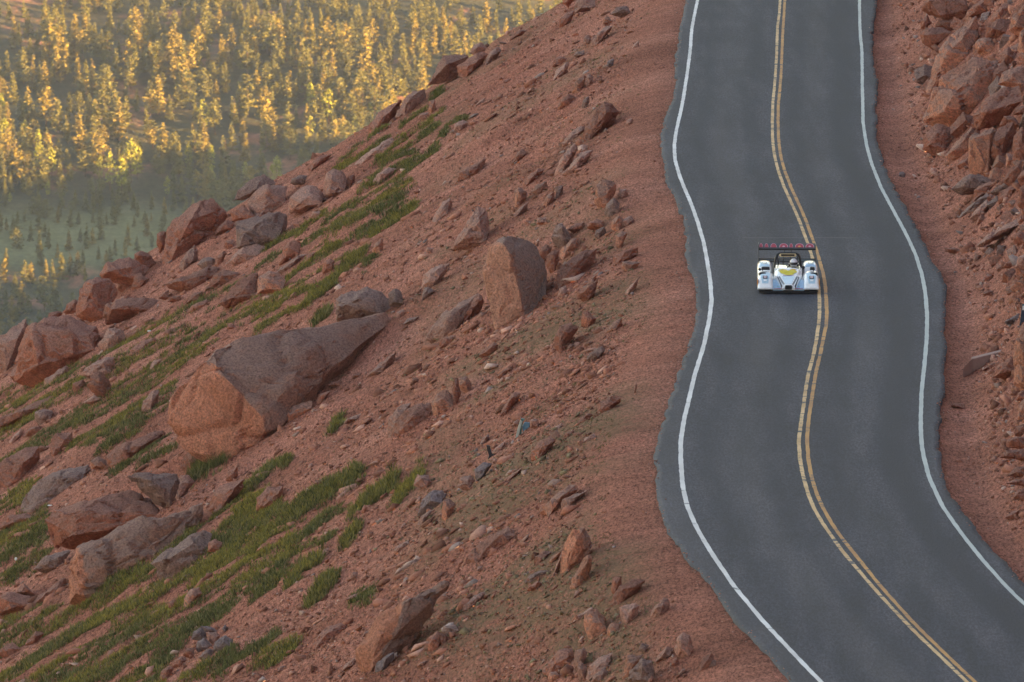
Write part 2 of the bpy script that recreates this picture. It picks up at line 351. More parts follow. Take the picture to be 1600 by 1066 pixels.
for a_, b_ in ((ll, cc), (cc, rl)):
    for f in (0.24, 0.76):
        tr += np.exp(-((rv[:, 0] - (a_ + (b_ - a_) * f)) / 0.33) ** 2) * (0.55 + 0.45 * fbm(rv[:, 1] / 9 + f * 30, rv[:, 1] * 0 + f, 3, 41))
tr += 0.8 * np.exp(-((rv[:, 0] - (rl - 0.75)) / 0.5) ** 2)
at = road.data.attributes.new('track', 'FLOAT', 'POINT'); at.data.foreach_set('value', np.clip(tr, 0, 1).astype(np.float32))
wear = 0.34 * sstep(0.35, -0.3, rv[:, 0] - ll) + 0.14 * sstep(-0.15, 0.25, rv[:, 0] - rl)
wear = wear * (0.75 + 0.4 * fbm(rv[:, 0] * 1.5, rv[:, 1] * 0.6, 3, 42))
wear += 0.30 * sstep(0.25, 0.05, np.abs((rv[:, 0] - ll) / (cc - ll) - 0.5)) * (0.6 + 0.6 * fbm(rv[:, 0] * 0.8, rv[:, 1] / 12, 3, 43)) + 0.26 * sstep(0.22, 0.05, np.abs((rv[:, 0] - cc) / (rl - cc) - 0.45)) * (0.6 + 0.6 * fbm(rv[:, 0] * 0.8, rv[:, 1] / 12, 3, 44))
at = road.data.attributes.new('wear', 'FLOAT', 'POINT'); at.data.foreach_set('value', np.clip(wear, 0, 1).astype(np.float32))

def paint_mat(name, col, dirty, worn):
    m, nt, b = new_mat(name, 0.7, 0.3)
    co = N(nt, 'ShaderNodeTexCoord').outputs['Object']
    n1 = noise_node(nt, mapping(nt, co, (0.7, 1.3, 1)), 1.6, 7, 0.78); n2 = noise_node(nt, co, 0.5, 3)
    c = ramp(nt, n2.outputs[0], [(0.35, dirty), (0.6, col)])
    cr = ramp(nt, n1.outputs[0], [(worn - 0.03, (0.075, 0.077, 0.085)), (worn + 0.03, (1, 1, 1))])
    fac = ramp(nt, n1.outputs[0], [(worn - 0.02, (0, 0, 0)), (worn + 0.02, (1, 1, 1))])
    L(nt, mixc(nt, fac.outputs[0], (0.085, 0.085, 0.092), c.outputs[0]), b.inputs['Base Color'])
    return m
paint_mat('white_paint', (0.80, 0.79, 0.76), (0.62, 0.60, 0.57), 0.37)
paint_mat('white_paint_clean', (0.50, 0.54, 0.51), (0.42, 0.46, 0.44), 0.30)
paint_mat('yellow_paint_pale', (0.72, 0.48, 0.24), (0.55, 0.33, 0.15), 0.44)
paint_mat('yellow_paint', (0.58, 0.29, 0.085), (0.42, 0.20, 0.07), 0.42)
ysl = np.arange(170, 455, 0.25)
def jit(f, off, s): return lambda y: f(y) + off + 0.012 * fbm(y * 2.2, y * 0 + s, 3, 50 + s)
for nm, f, hw, mt, lab in (('white_edge_line', ll_f, 0.064, 'white_paint', 'worn white edge line along the drop side of the road'),
                           ('white_edge_line', rl_f, 0.060, 'white_paint_clean', 'clean white edge line along the rock-face side of the road'),
                           ('yellow_centre_line', yl_f, 0.054, 'yellow_paint_pale', 'left pale worn stripe of the double yellow centre line'),
                           ('yellow_centre_line', yr_f, 0.054, 'yellow_paint', 'right orange stripe of the double yellow centre line')):
    o = ribbon(nm, jit(f, -hw, 1), jit(f, hw, 2), ysl, 0.005, MATS[mt], road); o['label'] = lab
# sealed crack across the lanes behind the car
cr = on_road(np.array([1160, 1338.]), np.array([372., 373.]))
xs = np.linspace(cr[0, 0], cr[1, 0], 60); yc = cr[0, 1] + 0.05 * fbm(xs * 1.4, xs * 0, 3, 61)
V = np.concatenate([np.stack([xs, yc, road_z(yc) + 0.004], -1), np.stack([xs, yc + 0.06, road_z(yc + 0.06) + 0.004], -1)])
k = np.arange(59); obj('crack_seam', np_mesh('crack_seam', V, np.stack([k, k + 1, k + 61, k + 60], -1)), plain('crack_filler', (0.16, 0.15, 0.15), 0.9), road)

# ------------------------------------------------------------------ the mountain above the cut and the valley beyond (coarse, they shade and close the place)
mx, my = np.meshgrid(np.concatenate([np.arange(38, 80, 3.0), np.arange(80, 421, 12.0)]), np.arange(-300, 461, 8.0))
yq = np.clip(my, 168, 452)
zr = road_z(my) + 1.12 * softplus(mx - toe(yq), 0.35)
zr = np.minimum(zr, road_z(my) + 1.12 * 22 + 0.98 * (mx - 38)) - 0.25
cap = 215 + 14 * fbm(mx / 60, my / 80, 3, 71)
zr = cap - softplus(cap - zr, 12.0) + sstep(40, 60, mx) * 5 * fbm(mx / 25, my / 25, 4, 72)
o = obj('mountain', np_mesh('mountain', np.stack([mx, my, zr], -1).reshape(-1, 3), grid_faces(mx.shape[1], mx.shape[0]), True), MATS['scree_dirt'])
tag(o, 'red rocky mountain flank rising above the road', kind='structure')

# the slope the photographer stands on: it runs down to the near end of the road and climbs on behind the camera
bx_, by_ = np.meshgrid(np.arange(-260, 39, 8.0), np.concatenate([np.arange(-300, 0, 12.0), np.arange(0, 170, 6.0)]))
zb_ = np.where(by_ < 0, -2.4 - 0.66 * by_, -2.4 - 0.283 * by_) - 0.58 * softplus(-14 - bx_, 3.0) + 0.55 * softplus(bx_ - 24, 3.0) * sstep(168, 60, by_)
zb_ = 215 - softplus(215 - zb_, 12.0) + 1.2 * fbm(bx_ / 20, by_ / 20, 3, 73) * sstep(160, 120, by_) - 0.9 * sstep(-40, 0, by_)
o = obj('mountain', np_mesh('mountain', np.stack([bx_, by_, zb_], -1).reshape(-1, 3), grid_faces(bx_.shape[1], bx_.shape[0]), True), MATS['scree_dirt'])
tag(o, 'red mountain slope under and behind the viewpoint', kind='structure')
def far_z(x, y):
    z = -707 + 62 * (y - 3275) / 425.0
    z = np.where(y < 3180, -707 - 62 * 95 / 425.0 - 0.02 * (3180 - y), z)
    z = z + 5.0 * fbm(x / 90, y / 90, 4, 81) + 2.0 * fbm(x / 25, y / 25, 3, 82)
    return z
def ridge_z(x, y):
    """unseen ridge added right of the valley, hidden behind the hillside: shaped to shade the near valley and the meadow"""
    crest = np.interp(y, CREST_Y, CREST_H)
    return crest * np.exp(-((x - 340) / 120) ** 2)
def bare_z(x, y):
    near = road_z(420) - 0.62 * (y - 420) - 0.45 * np.clip(-x, 0, None) * sstep(400, 600, y) - 0.612 * np.clip(-62 - x, 0, None) - 30
    return np.logaddexp(near / 15, far_z(x, y) / 15) * 15
def land_z(x, y): return bare_z(x, y) + ridge_z(x, y)
DF = np.arange(3050, 4200, 3.0)
# crest height of the added unseen ridge, shaped by how high its shadow should reach above the ground at rows of the photograph (py, metres)
_c = []
for _py, _h in ((620, 30), (560, 24), (500, 15), (465, 9), (440, 4), (425, 5), (405, 15), (370, 17), (335, 12), (300, 8), (265, 4), (230, -3), (190, -12), (150, -24), (110, -45)):
    P = ray(130, _py)[None] * DF[:, None]; P = P[(P[:, 2] < bare_z(P[:, 0], P[:, 1])).argmax()]
    Q = P + (340 - P[0]) / sun_dir.x * np.array(sun_dir); _c.append((Q[1], Q[2] + _h - float(bare_z(Q[0:1], Q[1:2])[0])))
CREST_Y = [440, 700, _c[0][0] - 260, _c[0][0] - 60] + [q[0] for q in _c] + [_c[-1][0] + 35, _c[-1][0] + 80, 4300]
CREST_H = [760, 760, 330, _c[0][1] + 34] + [q[1] for q in _c] + [_c[-1][1] * 0.5, 0, 0]
FX = np.concatenate([np.arange(-900, -160, 40.0), np.arange(-160, 60, 5.0), np.arange(60, 601, 20.0)])
FY = np.concatenate([np.arange(440, 2840, 40.0), np.arange(2840, 3800, 6.0), np.arange(3800, 4301, 25.0)])
fx_, fy_ = np.meshgrid(FX, FY)
fz_ = land_z(fx_, fy_)
m, nt, b = new_mat('valley_floor', 0.95, 0.1)
co = N(nt, 'ShaderNodeTexCoord').outputs['Object']
n1 = noise_node(nt, co, 0.035, 5, 0.6, 0.5); n2 = noise_node(nt, co, 0.4, 4, 0.7)
c = ramp(nt, n1.outputs[0], [(0.42, (0.050, 0.055, 0.030)), (0.56, (0.075, 0.068, 0.040)), (0.66, (0.24, 0.12, 0.08))])
at = N(nt, 'ShaderNodeAttribute', attribute_name='meadow')
c = mixc(nt, at.outputs['Fac'], c.outputs[0], (0.135, 0.150, 0.075))
c = mixc(nt, 0.8, c, ramp(nt, n2.outputs[0], [(0.3, (0.6, 0.6, 0.6)), (0.7, (1.3, 1.3, 1.3))]).outputs[0], 'MULTIPLY')
L(nt, c, b.inputs['Base Color']); bump(nt, b, n2.outputs[0], 0.8, 0.6)
me = np_mesh('valley_ground', np.stack([fx_, fy_, fz_], -1).reshape(-1, 3), grid_faces(len(FX), len(FY)), True)
vpx, vpy = to_px(fx_, fy_, fz_)
md = sstep(310, 345, vpy - 10 * fbm(fx_ / 14, fy_ / 14, 3, 85)) * sstep(435, 400, vpy) * sstep(330, 240, vpx)
at = me.attributes.new('meadow', 'FLOAT', 'POINT'); at.data.foreach_set('value', md.astype(np.float32).ravel())
tag(obj('valley_ground', me, MATS['valley_floor']), 'hazy valley floor with meadow and forest slope far below', kind='structure')
def hit_far(px, py):
    d = ray(px, py).reshape(-1, 3); P = d[:, None, :] * DF[None, :, None]
    below = P[..., 2] < land_z(P[..., 0], P[..., 1])
    a = below.argmax(1); return np.where(below.any(1), DF[a], np.nan)
# ------------------------------------------------------------------ boulders and rocks: outlines read in enlarged windows of the photograph
ZONE = {'P': (0, 0, 1.0), 'A': (450, 0, 3.5533), 'B': (0, 250, 3.5533), 'C': (400, 250, 3.5533), 'D': (0, 500, 3.5533), 'E': (400, 500, 3.5533),
        'F': (0, 766, 3.5533), 'G': (400, 766, 3.5533), 'H': (750, 0, 3.5533), 'I': (750, 250, 3.5533), 'J': (750, 500, 3.5533), 'K': (800, 766, 3.5533),
        'L': (1300, 0, 3.5533), 'M': (1300, 250, 3.5533), 'N': (1350, 500, 2.369)}
# zone, colour, thickness factor, outline, front corners (x, y, share of the thickness), own label
R = []
def rk(z, c, pts, ridge=(), t=0.8, label=None, name=None): R.append((z, c, pts, ridge, t, label, name))
rk('P','o',[(262,646,.42),(266,620,.42),(284,598,.38),(318,562,.32),(332,542,.36),(363,528,.45),(440,520,.55),(520,505,.8),(600,492,1.1),(612,500,1.1),(580,520,.9),(540,560,.55),(490,610,.28),(452,650,.10),(440,668,.06),(405,692,.02),(360,708,.12),(330,712,.20),(290,706,.32),(272,690,.38)],[(338,572,.22),(350,588,.17),(409,650,0.0),(414,672,0.0),(300,640,.30),(340,640,.18),(455,600,.14),(480,545,.42)],.62,'giant leaning boulder with a flat orange broken face and long grey back','boulder')
rk('I','o',[(20,600,.32),(50,470,.36),(130,425,.40),(180,420,.5),(260,440,.8),(320,480,.9),(330,540,.9),(375,620,.8),(340,690,.7),(365,780,.6),(300,830,.35),(220,880,.05),(90,950,.18),(85,900,.2),(40,700,.3)],[(128,462,.12),(165,520,.02),(190,610,.0),(218,720,.0),(238,830,.0)],.8,'tall upright block boulder split into an orange face and a pale side','boulder')
rk('B','r',[(905,585),(910,500),(925,400),(960,340),(1080,250),(1130,212),(1180,222),(1230,260),(1270,310),(1190,400),(1070,480),(1010,500),(975,520),(940,575)],[(1000,400,.1),(1060,330,.05),(985,480,.0),(1180,290,.25)],.8,'dome-shaped dark boulder on the skyline with a deep groove','boulder')
rk('P','r',[(13,590),(28,556),(36,528),(46,510),(70,496),(110,496),(150,510),(157,520),(150,545),(120,565),(85,585),(60,605),(35,607),(18,600)],[(50,518,.2),(140,522,.15),(60,570,0),(100,562,0.0)],.8,'massive rounded dark red boulder with grey top at the left edge','boulder')
rk('F','r',[(250,165),(310,120),(440,95),(600,20),(720,5),(850,40),(880,80),(860,140),(750,170),(650,225),(520,290),(410,330),(300,320),(275,230)],[(450,110,.12),(560,140,.05),(640,215,0),(400,250,0)],.7,'big overhanging boulder with grey top above the long slab at lower left','boulder')
rk('F','o',[(375,640),(385,500),(400,400),(440,330),(600,270),(700,210),(880,170),(1000,110),(1140,60),(1130,170),(1000,240),(880,340),(700,450),(560,550),(450,610)],[(440,355,.2),(700,235,.35),(600,400,.05),(430,560,0),(900,280,.1)],.45,'long pinkish slab lying down the slope below the overhanging boulder','boulder')
rk('G','o',[(560,960),(555,900),(600,850),(640,780),(680,720),(760,660),(840,600),(920,550),(1080,510),(1050,545),(980,580),(960,640),(930,740),(850,800),(780,870),(690,980),(640,1010),(600,1015)],[(690,800,.05),(830,625,.2),(650,900,0),(800,780,.05)],.55,'half-buried orange boulder with a grey back near the bottom edge','boulder')
rk('C','g',[(450,895),(435,840),(440,770),(470,740),(560,715),(620,700),(700,730),(745,780),(740,830),(700,855),(560,870)],[(560,760,.05),(580,830,0),(640,760,.1),(470,800,.1)],.8,'wide brown block touching the top end of the giant boulder','boulder')
rk('C','p',[(1090,480),(1120,440),(1180,360),(1200,290),(1230,250),(1275,270),(1290,340),(1300,400),(1270,450),(1200,480),(1110,500),(1080,500)],[(1240,340,.05),(1255,440,0.0),(1180,420,.0)],.7,'pointed pink pinnacle rock just upslope of the tall split boulder','boulder')
rk('B','g',[(1290,230),(1320,170),(1400,110),(1465,72),(1540,125),(1450,150),(1400,200),(1350,230)],[(1420,165,.1)],.9,'dark tilted capstone boulder topping the skyline pile','boulder')
rk('B','p',[(1360,240),(1400,190),(1460,140),(1530,135),(1590,150),(1590,230),(1550,260),(1470,300),(1440,330),(1390,300)],[(1490,160,.1),(1510,230,.05),(1440,310,0)],.9,'square pink boulder under the dark capstone','boulder')
rk('B','g',[(1310,490),(1300,340),(1440,330),(1540,290),(1600,300),(1600,380),(1540,440),(1430,470),(1330,500)],[(1360,400,.0),(1440,345,.15),(1330,480,0)],.8,'dark overhanging boulder at the foot of the skyline pile','boulder')
rk('B','r',[(425,870),(445,790),(440,720),(470,675),(530,650),(600,655),(640,690),(655,740),(620,780),(580,800),(570,880),(500,885)],[(515,690,.05),(520,780,.0),(460,840,0)],.8,'blocky skyline boulder with one lit side and one dark side','boulder')
rk('B','r',[(570,870),(590,810),(640,775),(720,765),(850,770),(880,790),(820,830),(740,850),(650,910),(590,920)],[(700,810,.05),(620,830,.0)],.8,'rounded cracked boulder right below the blocky skyline boulder','boulder')
rk('B','r',[(550,640),(590,580),(640,555),(720,540),(790,580),(830,600),(780,670),(690,680),(640,680),(560,660)],[(720,590,.05),(600,620,0)],.8,'long humped red boulder on the skyline left of the dome boulder','boulder')
rk('A','p',[(770,480),(800,440),(830,360),(860,310),(930,305),(1000,315),(940,370),(940,430),(900,450),(820,470)],[(880,360,.05)],.8,'large smooth pink boulder on the upper skyline','boulder')
rk('K','o',[(270,460),(275,370),(290,290),(340,215),(400,205),(440,250),(455,310),(420,355),(380,390),(340,420),(300,450)],[(360,280,.0),(395,330,.05),(310,350,.05)],.8,'upright orange rock leaning by the lower road bend','boulder')
rk('D','r',[(0,900),(0,800),(60,750),(140,705),(215,705),(220,770),(170,800),(100,890),(40,930),(-40,940),(-40,850)],[(130,790,.0),(180,760,.1)],.7,'flat-topped reddish slab boulder cut by the left edge','boulder')
rk('D','r',[(1000,820),(1010,770),(1080,690),(1150,640),(1180,670),(1185,720),(1170,760),(1060,820),(1030,835)],[(1090,740,.0),(1160,700,.05)],.8,'pyramid-shaped rock leaning against the base of the giant boulder','boulder')
rk('D','g',[(710,870),(740,850),(860,850),(990,850),(1000,900),(970,990),(950,1040),(880,980),(780,930)],[(830,890,.05),(940,960,.0)],.8,'grey-brown wedge rock below the giant boulder above the dark gap','boulder')
rk('L','o',[(510,670),(560,540),(600,420),(700,370),(800,320),(920,330),(940,400),(830,480),(810,580),(740,660),(660,700),(560,700)],[(700,500,.0),(620,620,0),(800,420,.1)],.7,'huge rounded orange outcrop bulging from the rock face','boulder')
rk('L','o',[(760,980),(755,890),(770,770),(800,745),(900,700),(920,720),(880,760),(900,880),(870,960),(800,985)],[(780,765,.1),(880,742,.05),(862,950,0)],.8,'squared orange pillar block standing out of the rock face','boulder')
rk('L','r',[(785,700),(780,640),(850,550),(940,490),(1040,470),(1060,560),(960,640),(880,720),(800,740)],[(860,620,.0)],.7,'broad red outcrop right of the rounded orange outcrop','boulder')
rk('L','o',[(510,500),(560,400),(600,260),(650,190),(720,140),(800,90),(830,150),(790,230),(760,300),(680,370),(600,400),(540,530)],[(640,290,.05),(720,220,.05)],.6,'long orange rib of rock running up the rock face','boulder')
rk('L','r',[(500,60),(510,20),(560,-30),(740,-30),(760,60),(700,115),(600,100),(540,80)],[(540,5,.2),(730,10,.1),(600,85,.0)],.8,'overhanging dark-bellied block at the top of the rock face','boulder')
rk('N','o',[(555,170),(560,100),(565,50),(592,10),(625,20),(630,250),(575,262),(552,240)],[(590,110,.0),(585,230,0)],.8,'smooth orange boulder at the right edge beside the concrete block','boulder')
rk('P','u',[(651,803),(659,780),(673,767),(692,766),(698,772),(690,786),(670,797),(656,807)],[(672,782,.0)],.8,'purplish grey boulder low on the scree among pale pink chips','boulder')
for a in [
 ('B','r',[(868,470),(870,410),(890,395),(920,400),(915,500),(890,520)]),
 ('B','r',[(1290,340),(1285,290),(1350,250),(1400,300),(1440,330),(1400,345)]),
 ('B','r',[(740,560),(745,520),(780,503),(840,530),(870,570),(830,600)]),
 ('P','p',[(-12,570),(-10,535),(20,510),(42,497),(45,515),(30,550),(10,580)]),
 ('B','p',[(1250,580),(1300,520),(1360,475),(1430,465),(1480,480),(1430,530),(1370,560),(1300,585)]),
 ('B','r',[(1210,800),(1280,740),(1320,670),(1430,630),(1420,750),(1380,770),(1320,790),(1250,830)]),
 ('B','o',[(1420,750),(1430,650),(1500,615),(1590,640),(1570,720),(1500,745)]),
 ('B','r',[(1140,725),(1180,640),(1240,605),(1340,630),(1260,680),(1200,710)]),
 ('B','r',[(910,690),(960,670),(1060,650),(1160,600),(1220,595),(1200,640),(1150,670),(1060,720),(940,715)]),
 ('B','p',[(985,600),(1010,560),(1080,470),(1100,500),(1100,560),(1050,580),(1020,610)]),
 ('B','g',[(1090,580),(1140,540),(1200,540),(1180,590),(1120,610)]),
 ('B','r',[(730,720),(740,640),(780,625),(830,660),(790,680),(770,720)]),
 ('B','r',[(650,720),(660,650),(690,635),(730,650),(720,700),(680,725)]),
 ('D','p',[(545,140),(600,50),(640,40),(690,50),(700,110),(650,130),(600,175)]),
 ('B','r',[(1190,420),(1200,380),(1260,330),(1290,340),(1290,380),(1230,400)]),
 ('B','r',[(350,850),(370,800),(420,770),(445,790),(430,840),(390,860)]),
 ('B','r',[(260,880),(270,850),(320,835),(350,850),(320,890)]),
 ('B','r',[(1240,480),(1250,450),(1300,440),(1310,480),(1270,500)]),
 ('B','r',[(1190,590),(1200,540),(1250,500),(1260,520),(1220,580)]),
 ('B','r',[(1040,850),(1060,810),(1150,770),(1140,800),(1090,840)]),
 ('B','r',[(1030,800),(1060,740),(1130,725),(1110,770)]),
 ('B','r',[(930,790),(940,760),(1010,750),(1000,780)]),
 ('B','r',[(880,770),(900,740),(940,720),(940,770)]),
 ('C','p',[(380,200),(370,150),(390,70),(430,45),(480,60),(505,110),(500,170),(450,190),(400,215)]),
 ('C','p',[(175,270),(190,210),(260,160),(340,145),(385,200),(370,240),(300,265),(250,295),(190,295)]),
 ('C','r',[(125,585),(150,490),(190,450),(245,445),(240,520),(190,550),(140,585)]),
 ('C','p',[(110,625),(250,520),(290,520),(190,600),(150,625)]),
 ('C','r',[(365,640),(370,570),(410,545),(440,560),(420,610)]),
 ('C','r',[(265,570),(290,520),(330,510),(320,540),(290,570)]),
 ('C','g',[(740,810),(730,740),(770,710),(810,730),(825,800),(790,805)]),
 ('C','p',[(980,340),(1000,290),(1040,240),(1080,205),(1090,260),(1060,300),(1000,350)]),
 ('C','g',[(920,780),(930,710),(960,705),(1000,730),(960,750)]),
 ('C','p',[(930,1000),(980,930),(1060,850),(1150,770),(1240,740),(1190,800),(1130,860),(1110,940),(1040,990),(970,1015)]),
 ('C','r',[(1120,910),(1140,860),(1190,790),(1240,740),(1265,760),(1255,830),(1200,870),(1150,910)]),
 ('C','r',[(1015,1050),(1020,1000),(1080,970),(1110,980),(1060,1030)]),
 ('C','o',[(645,510),(650,475),(700,430),(710,480),(690,520)]),
 ('C','p',[(905,720),(930,640),(1000,590),(1080,570),(1040,650),(990,700)]),
 ('C','p',[(1435,250),(1430,170),(1460,150),(1510,185),(1490,230)]),
 ('C','p',[(300,320),(310,290),(350,280),(375,300),(340,325)]),
 ('C','p',[(775,880),(780,845),(820,830),(835,850),(800,870)]),
 ('C','g',[(815,915),(840,880),(905,870),(880,895)]),
 ('C','r',[(1115,120),(1140,70),(1200,30),(1260,0),(1230,40),(1170,100)]),
 ('C','p',[(940,510),(950,485),(985,490),(975,515)]),
 ('C','g',[(190,130),(200,100),(250,80),(285,90),(270,130),(220,140)]),
 ('C','r',[(500,140),(510,90),(545,80),(550,120),(525,150)]),
 ('A','r',[(440,745),(455,690),(520,620),(600,570),(630,550),(620,600),(560,680),(480,735)]),
 ('A','p',[(620,605),(640,550),(690,510),(760,490),(770,530),(720,590),(650,640),(600,650)]),
 ('A','r',[(945,400),(940,370),(1000,325),(1080,285),(1110,300),(1090,340),(1020,380),(990,430),(960,430)]),
 ('A','p',[(1010,290),(1020,265),(1070,235),(1110,265),(1040,315)]),
 ('A','p',[(1090,355),(1120,290),(1170,260),(1190,280),(1150,320),(1100,360)]),
 ('A','r',[(1225,230),(1240,190),(1290,165),(1340,165),(1290,200)]),
 ('A','g',[(1175,245),(1170,230),(1220,240),(1200,250)]),
 ('A','p',[(365,915),(420,870),(500,800),(580,760),(600,780),(520,840),(440,890),(390,930)]),
 ('A','o',[(780,620),(785,560),(815,555),(820,600),(800,630)]),
 ('A','p',[(720,660),(730,630),(780,625),(770,660)]),
 ('A','r',[(105,940),(130,900),(190,860),(250,855),(200,900),(130,950)]),
 ('A','r',[(1235,920),(1270,850),(1300,825),(1335,850),(1280,890)]),
 ('A','r',[(945,1005),(950,960),(1030,920),(1100,880),(1080,940),(980,1000)]),
 ('A','p',[(915,740),(925,690),(970,665),(1000,680),(960,720)]),
 ('A','p',[(470,1010),(500,960),(560,925),(600,940),(560,990),(500,1030)]),
 ('A','p',[(1040,590),(1060,560),(1100,540),(1080,570)]),
 ('A','r',[(1190,460),(1200,445),(1240,440),(1220,460)]),
 ('H','p',[(405,980),(440,900),(490,820),(525,790),(545,820),(520,880),(450,960)]),
 ('H','p',[(450,975),(500,910),(560,850),(625,835),(590,900),(530,950)]),
 ('H','o',[(510,520),(520,460),(550,430),(585,430),(580,480),(540,520)]),
 ('H','r',[(430,610),(440,560),(490,520),(530,540),(490,590)]),
 ('H','p',[(590,480),(590,420),(610,410),(630,430),(610,470)]),
 ('H','r',[(570,770),(590,710),(640,620),(690,565),(730,580),(770,620),(760,660),(690,710),(640,750),(600,780)]),
 ('H','p',[(450,795),(500,740),(570,695),(590,710),(540,760),(480,795)]),
 ('H','p',[(400,455),(420,400),(480,340),(500,350),(490,400)]),
 ('H','r',[(395,370),(410,330),(450,310),(490,330),(440,365)]),
 ('H','p',[(610,260),(640,190),(700,140),(740,140),(700,200),(650,250)]),
 ('H','p',[(570,250),(575,210),(600,190),(620,215),(600,250)]),
 ('H','g',[(720,80),(760,40),(820,30),(840,70),(780,100)]),
 ('H','o',[(680,135),(685,100),(715,90),(735,120),(700,140)]),
 ('H','p',[(520,80),(525,20),(560,-20),(640,-20),(640,40),(580,60)]),
 ('H','r',[(435,150),(440,110),(480,70),(525,60),(510,110),(470,145)]),
 ('H','r',[(455,20),(460,0),(500,-20),(520,0),(490,50)]),
 ('H','p',[(840,275),(860,240),(885,220),(880,260)]),
 ('H','u',[(700,370),(710,335),(745,325),(740,365)]),
 ('H','p',[(805,695),(815,665),(845,655),(850,675),(825,695)]),
 ('H','g',[(520,310),(530,290),(580,280),(575,305),(540,320)]),
 ('H','p',[(775,280),(785,260),(795,255),(790,275)]),
 ('H','g',[(560,600),(570,560),(600,530),(610,560),(585,600)]),
 ('H','r',[(230,1040),(260,980),(330,930),(360,940),(300,1000),(250,1045)]),
 ('I','o',[(190,260),(195,190),(210,150),(260,175),(260,210),(215,260)]),
 ('I','o',[(285,180),(310,140),(370,115),(380,150),(320,195)]),
 ('I','p',[(180,305),(220,270),(270,230),(260,280),(200,320)]),
 ('I','o',[(340,250),(370,200),(415,170),(415,220),(370,260)]),
 ('I','g',[(420,220),(420,145),(460,140),(465,185),(435,215)]),
 ('I','o',[(635,220),(640,140),(690,100),(755,130),(760,170),(720,200),(700,260),(670,270),(640,230)]),
 ('I','g',[(690,300),(695,260),(740,205),(780,240),(770,290),(720,320)]),
 ('I','p',[(765,200),(770,165),(815,160),(825,195),(790,210)]),
 ('I','o',[(725,380),(730,340),(770,305),(800,330),(770,390)]),
 ('I','p',[(780,360),(790,330),(840,310),(860,335),(820,365)]),
 ('I','r',[(590,380),(600,345),(650,325),(695,340),(680,370),(620,390)]),
 ('I','g',[(635,420),(640,390),(690,370),(705,400),(660,440)]),
 ('I','g',[(420,470),(390,430),(420,360),(460,345),(470,390),(510,430),(480,470),(430,485)]),
 ('I','o',[(440,540),(450,500),(510,435),(545,430),(560,470),(510,510),(460,555)]),
 ('I','r',[(360,590),(370,530),(410,495),(440,500),(440,550),(410,620)]),
 ('I','r',[(325,540),(330,490),(370,470),(400,490),(370,550)]),
 ('I','r',[(410,710),(430,620),(480,570),(560,510),(650,490),(640,560),(580,620),(500,690),(430,725)]),
 ('I','r',[(735,580),(745,540),(800,500),(880,480),(885,520),(820,550),(760,590)]),
 ('I','o',[(785,600),(785,565),(830,560),(890,570),(870,600),(820,620)]),
 ('I','r',[(560,920),(565,850),(590,830),(650,880),(640,905),(600,925)]),
 ('I','o',[(690,965),(740,900),(790,875),(790,920),(750,950)]),
 ('I','r',[(530,770),(540,730),(600,690),(660,660),(650,720),(600,780)]),
 ('I','p',[(430,760),(440,710),(480,695),(490,740),(460,770)]),
 ('I','r',[(410,1040),(420,970),(460,910),(510,900),(545,930),(510,1000),(450,1066)]),
 ('I','p',[(800,740),(860,680),(890,640),(870,690),(820,750)]),
 ('I','o',[(750,480),(755,420),(790,395),(820,400),(800,450),(780,485)]),
 ('I','p',[(515,195),(525,175),(545,165),(535,190)]),
 ('I','o',[(305,355),(320,320),(375,320),(370,345),(335,365)]),
 ('I','r',[(480,390),(530,350),(580,345),(570,380),(520,410)]),
 ('I','r',[(590,700),(600,660),(650,635),(640,665)]),
 ('J','r',[(270,780),(280,730),(330,680),(390,650),(430,660),(400,710),(330,770),(290,785)]),
 ('J','r',[(650,500),(660,460),(740,415),(790,425),(770,460),(700,510),(665,520)]),
 ('J','r',[(545,580),(550,545),(600,515),(630,525),(590,560)]),
 ('J','p',[(570,680),(580,655),(630,630),(650,650),(610,670)]),
 ('J','p',[(380,630),(420,590),(460,575),(440,605)]),
 ('J','r',[(105,545),(140,460),(180,405),(230,405),(200,450),(140,520)]),
 ('J','o',[(340,1060),(370,1010),(420,970),(490,920),(530,915),(545,940),(470,980),(440,1030),(380,1090)]),
 ('J','p',[(450,1050),(450,1000),(520,970),(600,945),(550,990),(480,1050)]),
 ('J','p',[(280,600),(275,560),(300,545),(325,550),(320,590)]),
 ('J','r',[(-10,200),(20,160),(80,125),(110,135),(60,190),(10,215)]),
 ('J','r',[(90,320),(120,280),(180,250),(190,265),(130,310)]),
 ('J','g',[(590,230),(600,190),(680,140),(700,170),(650,220)]),
 ('J','r',[(130,890),(180,850),(250,810),(220,850),(150,905)]),
 ('J','r',[(460,650),(470,630),(525,610),(510,635)]),
 ('J','p',[(855,405),(858,360),(868,335),(872,375)]),
 ('E','o',[(160,545),(170,500),(220,470),(310,450),(310,490),(230,520),(170,570)]),
 ('E','r',[(335,470),(345,410),(420,390),(390,425),(350,470)]),
 ('E','r',[(395,365),(420,345),(480,335),(470,365),(420,375)]),
 ('E','r',[(530,325),(540,305),(590,290),(580,315)]),
 ('E','p',[(610,315),(680,250),(780,170),(780,220),(700,290),(640,310)]),
 ('E','p',[(480,585),(500,550),(590,515),(560,550)]),
 ('E','o',[(985,525),(975,460),(1000,410),(1060,385),(1100,420),(1095,480),(1040,500),(1010,530)]),
 ('E','o',[(1120,370),(1125,320),(1170,310),(1200,350),(1180,400),(1140,395)]),
 ('E','r',[(1095,480),(1090,400),(1100,320),(1120,320),(1140,400),(1110,470)]),
 ('E','r',[(740,650),(770,570),(830,500),(900,470),(975,460),(975,520),(900,580),(830,620),(760,660)]),
 ('E','p',[(730,660),(730,560),(780,480),(860,460),(830,500),(780,560),(760,650)]),
 ('G','o',[(1030,160),(1035,60),(1070,40),(1110,80),(1100,120),(1060,165)]),
